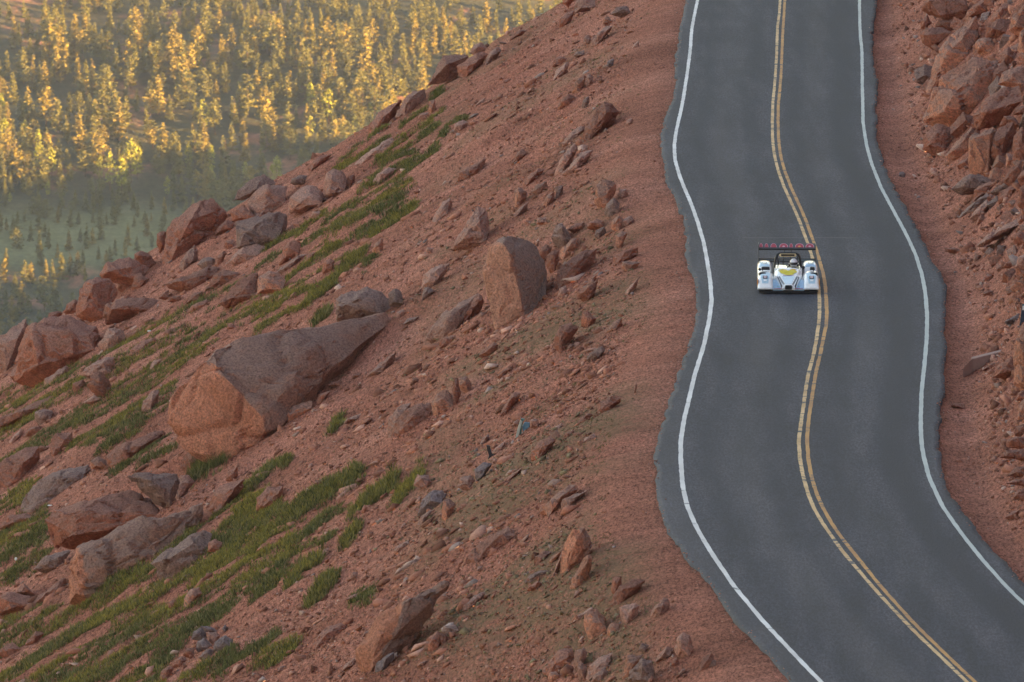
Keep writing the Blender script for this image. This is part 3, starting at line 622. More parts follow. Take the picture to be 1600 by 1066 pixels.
 ('E','p',[(1115,930),(1130,880),(1190,860),(1220,890),(1190,940)]),
 ('E','u',[(1215,880),(1210,830),(1260,790),(1310,800),(1280,850),(1240,890)]),
 ('E','r',[(320,910),(330,890),(390,880),(350,925)]),
 ('E','p',[(870,920),(900,860),(960,860),(975,900),(950,930)]),
 ('E','r',[(30,1040),(80,950),(150,920),(160,970),(100,1030)]),
 ('E','p',[(1240,700),(1255,660),(1290,630),(1300,650),(1270,690)]),
 ('E','p',[(1310,740),(1340,700),(1385,670),(1380,700),(1340,740)]),
 ('E','p',[(1310,800),(1312,775),(1335,765),(1340,790)]),
 ('E','p',[(1420,590),(1430,565),(1460,550),(1455,580)]),
 ('E','r',[(1350,550),(1370,490),(1410,440),(1420,470),(1390,520)]),
 ('F','g',[(830,410),(900,360),(1000,290),(1130,215),(1180,240),(1160,330),(1070,420),(960,500),(920,500)]),
 ('F','r',[(1150,340),(1155,290),(1190,270),(1235,290),(1220,330),(1170,345)]),
 ('F','o',[(1015,650),(1020,600),(1060,545),(1110,535),(1125,570),(1080,620),(1040,655)]),
 ('F','r',[(930,650),(935,620),(970,610),(990,630),(960,660)]),
 ('F','u',[(1060,830),(1070,790),(1110,760),(1150,780),(1140,830)]),
 ('F','p',[(1145,790),(1200,785),(1225,810),(1190,850),(1150,830)]),
 ('F','u',[(1090,890),(1095,840),(1140,815),(1180,860),(1150,880),(1100,900)]),
 ('F','u',[(1185,890),(1190,840),(1250,805),(1295,830),(1280,880),(1220,905)]),
 ('F','r',[(1015,920),(1030,880),(1080,870),(1080,920),(1040,930)]),
 ('F','u',[(1110,755),(1180,760),(1210,785),(1140,785)]),
 ('F','u',[(1230,770),(1250,745),(1270,765),(1250,785)]),
 ('F','r',[(885,1060),(890,1010),(940,970),(970,990),(930,1050)]),
 ('F','r',[(950,985),(970,940),(1010,920),(1040,940),(1000,980)]),
 ('F','g',[(1100,930),(1150,880),(1190,890),(1180,920),(1130,940)]),
 ('F','r',[(135,865),(160,820),(200,780),(245,795),(190,850)]),
 ('F','r',[(-20,920),(10,870),(70,840),(120,880),(50,920)]),
 ('F','r',[(-20,690),(-10,590),(60,565),(170,585),(170,640),(110,650),(40,690)]),
 ('F','r',[(165,640),(200,600),(280,540),(360,480),(370,520),(330,560),(240,620)]),
 ('F','r',[(-10,215),(40,140),(150,125),(190,160),(100,200)]),
 ('F','r',[(80,570),(130,510),(150,550),(200,580),(160,585)]),
 ('F','g',[(180,440),(240,370),(310,350),(400,330),(330,430),(250,460)]),
 ('D','g',[(95,1060),(140,970),(220,890),(350,830),(490,800),(510,830),(460,880),(350,900),(330,960),(250,1000),(180,1066)]),
 ('D','r',[(285,755),(280,660),(310,630),(400,625),(410,680),(350,710),(300,760)]),
 ('D','o',[(505,830),(500,780),(545,755),(590,780),(600,820),(550,810)]),
 ('D','r',[(600,820),(590,760),(640,710),(740,670),(880,610),(930,620),(860,680),(740,740),(640,815)]),
 ('D','p',[(965,970),(970,900),(1000,860),(1050,860),(1080,900),(1020,950),(990,1000)]),
 ('D','r',[(1250,890),(1260,850),(1320,805),(1320,860),(1290,890)]),
 ('D','r',[(1150,1060),(1190,960),(1270,900),(1360,880),(1340,930),(1280,1000),(1220,1066)]),
 ('D','r',[(1420,1066),(1430,990),(1480,930),(1570,920),(1560,980),(1480,1040)]),
 ('D','p',[(780,510),(790,450),(860,380),(890,390),(880,450),(830,510)]),
 ('D','r',[(-20,600),(0,545),(120,490),(250,440),(300,420),(240,480),(120,550),(50,590)]),
 ('D','p',[(440,310),(470,270),(580,205),(640,205),(640,260),(600,300),(560,290),(500,330)]),
 ('D','r',[(485,360),(500,310),(550,280),(610,330),(620,370),(580,430),(540,420),(520,390)]),
 ('D','r',[(395,390),(400,350),(460,330),(490,360),(430,410)]),
 ('D','p',[(460,460),(520,415),(570,435),(510,470)]),
 ('D','p',[(245,365),(250,330),(310,290),(370,250),(380,280),(330,330),(270,370)]),
 ('D','r',[(710,200),(720,170),(800,110),(860,95),(870,110),(800,170),(740,200)]),
 ('D','r',[(700,110),(700,80),(770,55),(760,85)]),
 ('D','r',[(905,80),(920,55),(970,40),(980,65),(930,90)]),
 ('D','p',[(825,270),(850,230),(905,210),(890,240),(840,275)]),
 ('D','g',[(190,560),(190,510),(240,490),(300,500),(280,550),(230,580)]),
 ('D','p',[(45,680),(80,640),(120,600),(125,640),(60,690)]),
 ('D','r',[(130,650),(160,600),(230,580),(200,630)]),
 ('D','r',[(1260,50),(1265,25),(1300,20),(1300,45)]),
 ('G','u',[(660,1010),(680,950),(730,910),(770,895),(770,940),(700,1000)]),
 ('G','r',[(310,870),(320,830),(400,760),(490,740),(490,770),(420,830),(330,885)]),
 ('G','r',[(1175,410),(1170,370),(1220,310),(1300,250),(1400,200),(1440,220),(1445,250),(1380,290),(1300,350),(1220,410)]),
 ('G','r',[(955,880),(960,820),(1010,780),(1030,800),(1020,870),(980,905)]),
 ('G','g',[(1030,790),(1040,750),(1110,745),(1125,780),(1070,805)]),
 ('G','r',[(1030,860),(1010,800),(1030,790),(1075,815),(1050,850)]),
 ('G','p',[(1145,670),(1160,640),(1220,580),(1280,560),(1260,600),(1180,660)]),
 ('G','p',[(475,1005),(500,960),(550,930),(540,970),(490,1005)]),
 ('G','p',[(890,980),(910,960),(950,945),(930,970)]),
 ('G','p',[(1220,450),(1230,425),(1260,420),(1255,445)]),
 ('G','p',[(580,830),(600,790),(640,770),(620,810)]),
 ('G','p',[(490,610),(540,580),(575,565),(560,595),(520,615)]),
 ('G','p',[(115,1015),(130,980),(165,970),(150,1000)]),
 ('G','p',[(360,370),(375,330),(405,320),(400,360)]),
 ('G','p',[(520,495),(530,455),(565,455),(560,490)]),
 ('G','p',[(890,195),(910,150),(960,110),(990,105),(960,150),(920,190)]),
 ('G','p',[(800,215),(810,190),(830,180),(835,205)]),
 ('G','p',[(760,340),(775,315),(850,275),(850,295),(790,340)]),
 ('G','r',[(1490,510),(1500,490),(1590,450),(1600,470),(1540,515)]),
 ('K','o',[(325,540),(340,480),(400,380),(440,355),(440,420),(420,490),(390,510),(350,540)]),
 ('K','r',[(120,415),(130,370),(180,330),(230,340),(200,370),(140,415)]),
 ('K','o',[(200,400),(220,370),(275,335),(265,370),(220,410)]),
 ('K','p',[(220,490),(250,410),(275,360),(265,430)]),
 ('K','g',[(65,510),(100,470),(160,445),(200,450),(160,480),(100,518)]),
 ('K','r',[(80,560),(90,535),(150,500),(165,520),(130,550)]),
 ('K','r',[(550,640),(560,590),(600,530),(660,490),(740,500),(720,540),(650,590),(600,640)]),
 ('K','p',[(600,700),(595,650),(690,625),(710,640),(700,690),(640,740),(615,740)]),
 ('K','o',[(530,800),(530,770),(560,730),(595,740),(590,780),(550,805)]),
 ('K','o',[(405,780),(400,720),(430,660),(470,650),(515,700),(520,770),(470,810),(440,840)]),
 ('K','p',[(330,740),(350,710),(440,650),(450,660),(400,710)]),
 ('K','p',[(760,715),(780,660),(840,590),(870,600),(880,640),(820,700)]),
 ('K','p',[(905,880),(915,820),(950,785),(990,800),(1010,880),(980,920),(920,925)]),
 ('K','r',[(885,970),(890,940),(920,925),(930,950),(905,980)]),
 ('K','p',[(790,960),(800,920),(860,870),(900,880),(880,920),(820,950)]),
 ('K','g',[(640,1060),(660,1000),(720,930),(780,950),(800,1010),(780,1066),(700,1090)]),
 ('K','o',[(610,1050),(640,960),(640,920),(740,905),(700,960),(640,1040)]),
 ('K','r',[(165,1010),(190,960),(260,890),(340,880),(350,930),(300,970),(210,1030)]),
 ('K','p',[(340,1000),(350,890),(400,870),(420,900),(380,1000)]),
 ('K','p',[(410,1050),(420,990),(500,920),(560,900),(530,980),(460,1040)]),
 ('K','p',[(440,1060),(460,1020),(510,990),(540,1010),(490,1066)]),
 ('K','o',[(195,1050),(210,1015),(240,1005),(265,1030),(220,1060)]),
 ('K','r',[(1030,1010),(1060,920),(1110,900),(1130,950),(1090,990)]),
 ('K','g',[(1095,980),(1100,945),(1135,940),(1130,975)]),
 ('K','p',[(915,1040),(940,995),(965,990),(945,1030)]),
 ('K','g',[(700,890),(720,850),(760,860),(740,900)]),
 ('K','r',[(550,560),(560,490),(610,475),(610,520),(570,580)]),
 ('K','p',[(360,1000),(365,960),(385,950),(420,990),(400,1050),(370,1050)]),
 ('L','r',[(485,190),(530,155),(620,150),(665,180),(620,220),(560,280),(500,240)]),
 ('L','r',[(490,160),(495,110),(530,80),(550,130),(520,160)]),
 ('L','r',[(570,150),(590,110),(650,100),(710,125),(670,165)]),
 ('L','r',[(500,830),(510,740),(580,690),(660,700),(680,760),(620,840),(560,870)]),
 ('L','o',[(620,870),(700,790),(780,700),(800,740),(760,830),(690,890)]),
 ('L','r',[(880,880),(880,770),(920,715),(1010,680),(1020,760),(940,890),(900,900)]),
 ('L','o',[(920,470),(940,410),(1000,375),(1070,365),(1085,480),(980,485)]),
 ('L','r',[(885,460),(890,400),(950,340),(980,380),(920,440),(905,475)]),
 ('L','o',[(790,280),(795,230),(850,205),(920,195),(910,260),(880,300),(820,305)]),
 ('L','o',[(975,300),(980,270),(1045,230),(1050,270),(1000,320)]),
 ('L','o',[(980,170),(1000,100),(1070,20),(1085,170),(1030,205)]),
 ('L','r',[(860,150),(900,70),(960,10),(1000,30),(940,110)]),
 ('L','r',[(840,240),(860,150),(930,100),(990,110),(970,180),(920,200)]),
 ('L','r',[(720,130),(740,60),(830,0),(890,-20),(860,60),(800,100)]),
 ('L','r',[(800,390),(820,350),(930,330),(920,350),(850,385)]),
 ('L','r',[(1000,640),(1020,600),(1080,580),(1085,620),(1040,640)]),
 ('L','r',[(1000,880),(1010,760),(1060,700),(1085,760),(1085,860),(1050,900)]),
 ('L','r',[(950,1010),(1000,930),(1050,890),(1060,960),(1000,1020)]),
 ('L','r',[(930,700),(950,640),(1010,650),(1050,700),(1010,720)]),
 ('L','o',[(1030,270),(1045,180),(1085,150),(1085,330),(1050,340)]),
 ('M','g',[(660,165),(700,120),(760,75),(860,90),(900,130),(800,190),(720,200)]),
 ('M','r',[(780,240),(785,165),(850,125),(920,120),(860,180)]),
 ('M','g',[(870,185),(920,145),(970,120),(985,145),(910,200)]),
 ('M','r',[(920,250),(930,180),(1000,140),(1030,150),(990,210)]),
 ('M','r',[(1030,260),(1040,150),(1085,130),(1085,260)]),
 ('M','p',[(755,335),(800,270),(860,220),(890,240),(830,320)]),
 ('M','g',[(695,330),(730,280),(860,180),(880,200),(780,280)]),
 ('M','p',[(800,480),(840,440),(940,370),(1050,320),(1040,360),(900,440),(830,485)]),
 ('M','r',[(620,510),(625,490),(680,485),(725,500),(700,515)]),
 ('M','r',[(695,575),(700,550),(740,545),(745,570)]),
 ('M','r',[(830,750),(850,725),(900,725),(890,750)]),
 ('M','p',[(1015,600),(1030,540),(1080,515),(1085,600)]),
 ('M','u',[(955,900),(990,875),(1040,850),(1040,880),(980,925)]),
 ('M','r',[(850,510),(855,480),(895,465),(890,500)]),
 ('M','r',[(1000,460),(1010,410),(1050,390),(1085,420),(1060,460)]),
 ('M','r',[(950,600),(960,570),(1020,550),(1000,590)]),
 ('M','r',[(840,670),(850,640),(900,635),(880,665)]),
 ('M','u',[(370,90),(372,70),(395,62),(410,75),(405,95)]),
 ('N','r',[(475,215),(490,170),(550,130),(565,190),(520,220)]),
 ('N','r',[(435,190),(450,170),(480,155),(480,175)]),
 ('N','r',[(525,470),(530,440),(570,430),(600,435),(600,475)]),
 ('N','r',[(500,510),(520,480),(600,480),(600,515)]),
 ('N','r',[(525,580),(560,545),(600,540),(600,575)]),
 ('N','r',[(520,605),(560,590),(600,588),(600,612)]),
 ('N','r',[(515,735),(550,710),(580,700),(560,735)]),
 ('N','r',[(320,320),(325,310),(375,310),(370,328)]),
 ('N','o',[(562,380),(575,310),(600,285),(605,375)]),
 ('N','r',[(550,660),(565,630),(600,620),(600,660)]),
 ('N','r',[(555,430),(560,395),(600,380),(602,425)]),
 ('N','r',[(497,540),(505,520),(530,515),(525,535)]),
 ('N','r',[(560,300),(570,270),(602,255),(604,290)]),
]: rk(*a)

def convex(points):
    bm = bmesh.new()
    for p in points: bm.verts.new(p)
    r = bmesh.ops.convex_hull(bm, input=bm.verts, use_existing_faces=False)
    bmesh.ops.delete(bm, geom=list({g for g in r['geom_interior'] + r['geom_unused'] if isinstance(g, bmesh.types.BMVert) and g.is_valid}), context='VERTS')
    loose = [v for v in bm.verts if not v.link_faces]
    if loose: bmesh.ops.delete(bm, geom=loose, context='VERTS')
    return bm
def roughen(bm, cuts, size, seed, amp=0.035, sm=2):
    bmesh.ops.triangulate(bm, faces=bm.faces)
    # long hull edges first, so facets stay even
    for _ in range(2):
        lim = size * 0.55
        es = [e for e in bm.edges if e.calc_length() > lim]
        if es: bmesh.ops.subdivide_edges(bm, edges=es, cuts=1); bmesh.ops.triangulate(bm, faces=bm.faces)
    if cuts: bmesh.ops.subdivide_edges(bm, edges=bm.edges, cuts=cuts, use_grid_fill=True)
    for _ in range(sm): bmesh.ops.smooth_vert(bm, verts=bm.verts, factor=0.16, use_axis_x=True, use_axis_y=True, use_axis_z=True)
    bm.normal_update()
    off = Vector((seed * 3.7, seed * 1.3, seed * 2.1)); k = 1.0 / size
    for v in bm.verts:
        p = v.co * k + off
        d = 0.0
        for fr, am in ((1.5, 1.0), (4.0, 0.42)):                     # chipped facets: every cell of the break is its own tilted plane
            q = p * fr + mnoise.noise_vector(p * fr * 1.3) * 0.18
            dd, cp = mnoise.voronoi(q); h = mnoise.cell_vector(cp[0] * 7.31)
            d += am * (((q - cp[0]).dot(h)) * 0.9 + (h.z - 0.5) * 0.5 - 0.85 * max(0.0, 0.07 - (dd[1] - dd[0])) / 0.07)
        d += 0.45 * mnoise.fractal(p * 5.0, 0.8, 2.1, 3)
        v.co += v.normal * size * amp * d
    return bm
def bm_mesh(bm, name, angle=30):
    me = bpy.data.meshes.new(name); bm.to_mesh(me); bm.free()
    me.polygons.foreach_set('use_smooth', np.ones(len(me.polygons), bool)); me.set_sharp_from_angle(angle=math.radians(angle))
    return me
ROCKS = []
BREAK = {0: [(300,560),(338,572),(350,588),(409,650),(416,690),(420,720)], 1: [(95,445),(128,462),(165,520),(190,610),(218,720),(238,830),(240,960)],
         5: [(440,330),(470,420),(480,520),(470,640)], 6: [(820,600),(800,700),(760,800),(700,900),(690,1015)], 16: [(380,205),(390,290),(400,360),(380,460)]}
for idx, (z, c, pts, ridge, tf, label, name) in enumerate(R):
    ox, oy, s = ZONE[z]
    P = np.array([q[:2] for q in pts], float) / s + (ox, oy); tq = [q[2] if len(q) > 2 else None for q in pts]; rd = [(x / s + ox, y / s + oy, t) for x, y, t in ridge]
    gd = hit_near(P[:, 0], P[:, 1]); gd = np.where(np.isnan(gd), 999, gd)
    D0 = min(gd.min(), 381.0)
    ext = P.max(0) - P.min(0); w_m, h_m = ext * D0 / F_PX
    size = math.sqrt(w_m * h_m); T = tf * size * 1.15
    cen = P.mean(0); rr = random.Random(idx * 7 + 1)
    W = []
    for (x, y), g, t_ in zip(P, gd, tq):
        W.append(Vector(ray(x, y)) * (D0 + (min(max(g - D0, 0), 0.55 * T) if t_ is None else t_ * T)))
    if not rd:
        n = len(P); k0 = rr.randrange(n)
        for q in range(3):
            p = P[(k0 + q * n // 3) % n]; f = rr.uniform(0.25, 0.6)
            rd.append((cen[0] + (p[0] - cen[0]) * f, cen[1] + (p[1] - cen[1]) * f, rr.uniform(0.0, 0.12)))
    for x, y, t in rd: W.append(Vector(ray(x, y)) * (D0 + t * T - 0.03 * T))
    for (x, y), g in zip(P, gd):
        q = cen + (np.array([x, y]) - cen) * 0.82
        W.append(Vector(ray(q[0], q[1])) * (D0 + (1.15 if tq[0] is None else 1.5) * T))
        if g - D0 < 0.5 * T: W.append(Vector(ray(x + (cen[0] - x) * 0.15, y)) * (D0 + 0.35 * T) + Vector((0, 0, -0.22 * h_m)))
    base = Vector(ray(cen[0], P[:, 1].max())) * (D0 + 0.3 * T); base.z = float(hz(base.x, base.y))
    bm = convex([p - base for p in W])
    px_ext = ext.max()
    cuts = 9 if px_ext > 180 else 6 if px_ext > 90 else 4 if px_ext > 60 else 2 if px_ext > 34 else 1
    roughen(bm, cuts, size, idx + 1, amp=0.030 if idx in (0, 1) else 0.055 if px_ext > 60 else 0.07, sm=1)
    nm = name or ('boulder' if px_ext > 45 else 'rock')
    o = obj(nm, bm_mesh(bm, nm), MATS['granite_pale_orange' if idx == 1 else RM[c]], None, base)
    if idx in BREAK:                                # freshly broken face on one side of the ridge, weathered skin on the other
        vw = np.array([v.co[:] for v in o.data.vertices]) + np.array(base); vx, vy = to_px(*vw.T)
        ln = np.array(BREAK[idx], float) / s + (ox, oy); edge = np.interp(vy, ln[:, 1], ln[:, 0])
        side = np.where(vy < ln[0, 1] - 2, -9, edge - vx) + 5 * fbm(vx / 9, vy / 9, 3, 66)
        at = o.data.attributes.new('fresh', 'FLOAT', 'POINT'); at.data.foreach_set('value', (sstep(-2, 3, side) * 1.6 - 0.6).astype(np.float32))
    ROCKS.append([o, cen, P, c, px_ext, label, ext])

# fractured blocks that make up the rest of the rock face right of the road
FACE = [(1448,-20),(1640,-20),(1640,520),(1585,470),(1545,400),(1515,300),(1480,200),(1445,120)]
rr = random.Random(91); placed = [(r_[1], r_[4]) for r_ in ROCKS if r_[1][0] > 1380]; got = 0; tries = 0
while got < 95 and tries < 4000:
    tries += 1; x, y = rr.uniform(1440, 1640), rr.uniform(-20, 520)
    if not inside(np.array([x]), np.array([y]), FACE)[0]: continue
    e = rr.uniform(20, 62) * (1.0 if y < 260 else 0.62)
    if any(math.hypot(x - c_[0], (y - c_[1]) * 1.2) < 0.33 * (e + q) for c_, q in placed): continue
    d = hit_near(np.array([x]), np.array([y]))[0]
    if np.isnan(d): continue
    placed.append((np.array([x, y]), e)); sz_m = e * d / F_PX; r3 = random.Random(tries)
    M = Matrix.Rotation(r3.uniform(0, 6.28), 3, 'Z') @ Matrix.Rotation(r3.uniform(-.7, .7), 3, 'X') @ Matrix.Rotation(r3.uniform(-.7, .7), 3, 'Y')
    dim = Vector((r3.uniform(.42, .6), r3.uniform(.38, .55), r3.uniform(.28, .5))) * sz_m
    pts3 = [M @ Vector((a * dim.x * r3.uniform(.6, 1), b_ * dim.y * r3.uniform(.6, 1), c_ * dim.z * r3.uniform(.6, 1))) for a in (-1, 1) for b_ in (-1, 1) for c_ in (-1, 1) for _ in range(2)]
    bm = roughen(convex(pts3), 2 if e > 34 else 1, sz_m, 400 + got, 0.06, 1)
    base = Vector(ray(x, y) * (d + 0.18 * sz_m)); c = 'rrrroog'[tries % 7]
    o = obj('boulder' if e > 45 else 'rock', bm_mesh(bm, 'rock'), MATS[RM[c]], None, base)
    got += 1; h_ = np.array([e, e]) / 2; ROCKS.append([o, np.array([x, y]), np.array([[x - e / 2, y - e / 2], [x + e / 2, y - e / 3], [x + e / 3, y + e / 2], [x - e / 3, y + e / 3]]), c, e, None, h_])
# ------------------------------------------------------------------ labels of the rocks: own look first, then the nearest landmark one can find
LM = {0: 'the giant orange-faced boulder', 1: 'the tall split block boulder', 2: 'the skyline dome boulder', 3: 'the massive boulder at the left edge',
      4: 'the lower-left overhanging boulder', 5: 'the long pinkish slab', 6: 'the half-buried orange boulder', 8: 'the pink pinnacle rock', 9: 'the skyline capstone',
      15: 'the smooth upper skyline boulder', 16: 'the upright orange rock', 20: 'the rounded orange outcrop', 21: 'the squared orange pillar', 24: 'the dark-bellied top block',
      25: 'the right-edge orange boulder', 26: 'the purplish scree boulder'}
EXTRA = [((1233, 425), 'the race car'), ((815, 662), 'the green metal scrap'), ((1530, 562), 'the concrete headwall'), ((945, 165), 'the top road shoulder'), ((930, 630), 'the middle road shoulder')]
lms = [(ROCKS[k][1], v) for k, v in LM.items()] + [(np.array(p, float), v) for p, v in EXTRA if 'race car' not in v]
SECT = ['right of', 'below right of', 'below', 'below left of', 'left of', 'above left of', 'above', 'above right of']
ORD = ['', ' second nearest', ' third nearest', ' fourth nearest', ' fifth nearest', ' sixth nearest', ' seventh nearest', ' eighth nearest', ' ninth nearest', ' tenth nearest']
buckets = {}
for i, (o, cen, P, c, pxe, label, ext) in enumerate(ROCKS):
    if label:
        tag(o, label, 'boulder', 'boulders and rocks on the slopes'); continue
    dd = [np.hypot(*(cen - p)) for p, _ in lms]; j = int(np.argmin(dd)); p, nm = lms[j]
    a = math.atan2(cen[1] - p[1], cen[0] - p[0]); sec = SECT[int(round(a / (math.pi / 4))) % 8]
    big = P - P.mean(0); ev, vec = np.linalg.eigh(big.T @ big); asp = math.sqrt(ev[1] / max(ev[0], 1e-6))
    shape = 'slab' if asp > 2.3 else 'wedge' if asp > 1.6 else 'block'
    size = 'large' if pxe > 60 else 'mid-sized' if pxe > 34 else 'small' if pxe > 18 else 'tiny'
    buckets.setdefault((size, RCOL[c], shape, sec, nm), []).append((dd[j], o))
for (size, col, shape, sec, nm), lst in buckets.items():
    lst.sort(key=lambda t: t[0])
    for k, (_, o) in enumerate(lst):
        tag(o, f"{size} {col} rock {shape} {sec} {nm}" + (',' + ORD[k] if k else ''), 'boulder' if o.name.startswith('boulder') else 'rock', 'boulders and rocks on the slopes')

# ------------------------------------------------------------------ loose stones nobody could count
def col_attr_mat(name, attr, rough, bump_s=0.0, spec=0.2):
    m, nt, b = new_mat(name, rough, spec)
    at = N(nt, 'ShaderNodeAttribute', attribute_name=attr)
    co = N(nt, 'ShaderNodeTexCoord').outputs['Object']; n = noise_node(nt, co, 14.0, 4, 0.7)
    L(nt, mixc(nt, 0.7, at.outputs['Color'], ramp(nt, n.outputs[0], [(0.3, (0.65, 0.65, 0.65)), (0.7, (1.3, 1.3, 1.3))]).outputs[0], 'MULTIPLY'), b.inputs['Base Color'])
    if bump_s: bump(nt, b, n.outputs[0], bump_s, 0.05)
    return m
col_attr_mat('loose_stone', 'tint', 0.95, 0.6)
def base_stone(seed, k=10):
    r = np.random.default_rng(seed); p = r.normal(size=(k, 3)); p /= np.linalg.norm(p, axis=1, keepdims=True); p *= r.uniform(0.75, 1.0, (k, 1))
    bm = convex([tuple(v) for v in p]); bmesh.ops.triangulate(bm, faces=bm.faces)
    bm.verts.ensure_lookup_table(); bm.verts.index_update()
    V = np.array([v.co[:] for v in bm.verts]); Fc = np.array([[v.index for v in f.verts] for f in bm.faces]); bm.free()
    return V, Fc
BASE = [base_stone(100 + k) for k in range(12)]; BASE7 = [base_stone(140 + k, 6) for k in range(12)]
PROB = [.24, .26, .12, .16, .12, .05, .05]
PAL = np.array([(0.31, 0.118, 0.078), (0.37, 0.148, 0.100), (0.47, 0.235, 0.175), (0.25, 0.098, 0.066), (0.42, 0.17, 0.112), (0.50, 0.31, 0.25), (0.30, 0.21, 0.19)])
def merge_stones(name, pos, size, sink, label, flat=0.6, along=1.35, bases=None, prob=PROB, dull=None):
    bases = bases or BASE
    Vs, Fs, Cs, n0 = [], [], [], 0
    which = rng.integers(0, len(bases), len(pos))
    for k, (V, Fc) in enumerate(bases):
        s = np.where(which == k)[0]; m_ = len(s)
        if not m_: continue
        sc = np.stack([size[s] * rng.uniform(0.7, along, m_), size[s] * rng.uniform(0.7, 1.2, m_), size[s] * rng.uniform(flat * 0.6, flat * 1.3, m_)], -1)
        a = rng.uniform(0, 6.283, m_); tl = rng.uniform(-0.5, 0.5, m_)
        ca, sa = np.cos(a), np.sin(a)
        W = V[None] * np.ones((m_, 1, 1))
        W = np.stack([W[..., 0] * ca[:, None] - W[..., 1] * sa[:, None], W[..., 0] * sa[:, None] + W[..., 1] * ca[:, None], W[..., 2]], -1) * sc[:, None, :]
        sl = np.where(pos[s, 0] < 6, 0.55, -0.62)[:, None] + tl[:, None]            # they lie along the slope
        th = np.arctan(sl); c_, s_ = np.cos(th), np.sin(th)
        W = np.stack([W[..., 0] * c_ - W[..., 2] * s_, W[..., 1], W[..., 0] * s_ + W[..., 2] * c_], -1)
        W = W + pos[s][:, None, :]; W[..., 2] += (size[s] * sink)[:, None]
        Vs.append(W.reshape(-1, 3)); Fs.append((Fc[None] + (np.arange(m_) * len(V))[:, None, None]).reshape(-1, 3) + n0)
        col = PAL[rng.choice(len(PAL), m_, p=prob)] * rng.uniform(0.55, 1.30, (m_, 1))
        if dull is not None: col = np.where((rng.uniform(0, 1, m_) < 0.7 * dull[s])[:, None], np.array([0.20, 0.145, 0.085]) * rng.uniform(0.6, 1.3, (m_, 1)), col)
        Cs.append(np.repeat(np.concatenate([col, np.ones((m_, 1))], 1), len(V), 0)); n0 += m_ * len(V)
    me = np_mesh(name, np.concatenate(Vs), np.concatenate(Fs))
    at = me.attributes.new('tint', 'FLOAT_COLOR', 'POINT'); at.data.foreach_set('color', np.concatenate(Cs).astype(np.float32).ravel())
    return tag(obj(name, me, MATS['loose_stone']), label, kind='stuff')
def sample_ground(n, px0, px1, y0=192.0, y1=388.0):
    px = rng.uniform(px0, px1, n); y = 1.0 / rng.uniform(1 / y1, 1 / y0, n)
    x = (px - CX) / F_PX * (y * 1.03); 
    for _ in range(2):
        z = hz(x, y); x = (px - CX) / F_PX * (y * CP - z * SP)
    return np.stack([x, y, hz(x, y)], -1)
S = sample_ground(165000, -40, 1075)
u = le_raw(S[:, 1]) - S[:, 0]; px, py = to_px(*S.T)
w = py + 0.6 * px
clump = fbm(S[:, 0] / 2.2, S[:, 1] / 6.0, 3, 91)
dens = 0.42 + 0.55 * sstep(0.0, 0.5, clump) + 0.25 * sstep(650, 900, px)
dens = dens * sstep(1.0, 2.6, u) + 0.22 * (u > 0.2)
keep = (rng.uniform(0, 1, len(S)) < dens) & (u > 0.2) & (py > -20) & (py < 1090)
S = S[keep]; u = u[keep]; px = px[keep]; py = py[keep]
olv = np.maximum(sstep(860, 1050, py + 0.6 * px) * (1 - sstep(950, 1060, px)) * sstep(560, 760, px) * 0.75, 0.35 * sstep(600, 700, px) * (1 - sstep(930, 1010, px))) * sstep(-0.25, 0.3, fbm(S[:, 0] / 4, S[:, 1] / 6, 3, 31))
sz = np.clip(rng.lognormal(math.log(0.034), 0.60, len(S)), 0.016, 0.30); sz = sz * (0.42 + 0.58 * sstep(1.2, 2.6, u))
merge_stones('loose_stones', S, sz, 0.22, 'small loose red stones scattered over the scree hillside', 0.8, 1.35, BASE7, [.30, .28, .06, .24, .08, .02, .02], olv)
B_ = sample_ground(42000, -20, 1060); u = le_raw(B_[:, 1]) - B_[:, 0]; px, py = to_px(*B_.T)
cl = fbm(B_[:, 0] / 2.5, B_[:, 1] / 7.0, 3, 93)
dens = (0.05 + 0.33 * sstep(0.05, 0.45, cl)) * (0.6 + 0.4 * sstep(560, 820, px)) * sstep(1.8, 3.4, u)
B_ = B_[(rng.uniform(0, 1, len(B_)) < dens) & (py > -20) & (py < 1090)]
merge_stones('scree_chips', B_, np.clip(rng.lognormal(math.log(0.13), 0.45, len(B_)), 0.06, 0.36), 0.12, 'angular red and pink rock chips lying on the scree', 0.55, 1.7)
E_ = np.concatenate([np.stack([f(yy) + s_ * np.abs(rng.normal(0.03, 0.14, 2600)), yy, 0 * yy], -1) for f, s_ in ((x_le, -1), (x_re, 1)) for yy in [rng.uniform(190, 356, 2600)]])
E_[:, 0] += rng.normal(0, 0.07, len(E_)); E_[:, 2] = np.maximum(hz(E_[:, 0], E_[:, 1]), np.where((E_[:, 0] > x_le(E_[:, 1])) & (E_[:, 0] < x_re(E_[:, 1])), road_z(E_[:, 1]), -999))
merge_stones('edge_gravel', E_, rng.uniform(0.010, 0.040, len(E_)), 0.15, 'fine gravel spilling along the broken asphalt edges')
S2 = sample_ground(26000, 1365, 1660); v = S2[:, 0] - re_raw(S2[:, 1]); vt = S2[:, 0] - toe(S2[:, 1])
cl = fbm(S2[:, 0] / 1.6, S2[:, 1] / 4.0, 3, 92)
dens = np.where(vt > -0.6, 0.75 + 0.4 * cl, 0.30 + 0.5 * sstep(0.15, 0.5, cl)) * sstep(0.3, 1.0, v)
keep = rng.uniform(0, 1, len(S2)) < dens; S2 = S2[keep]; vt = vt[keep]
sz2 = np.clip(rng.lognormal(math.log(0.055), 0.65, len(S2)), 0.02, 0.36); sz2 = np.where(vt < -0.3, np.clip(sz2 * 0.5, 0.014, 0.12), sz2)
merge_stones('rubble', S2, sz2, 0.15, 'broken red rubble at the foot of the rock face', 0.75)

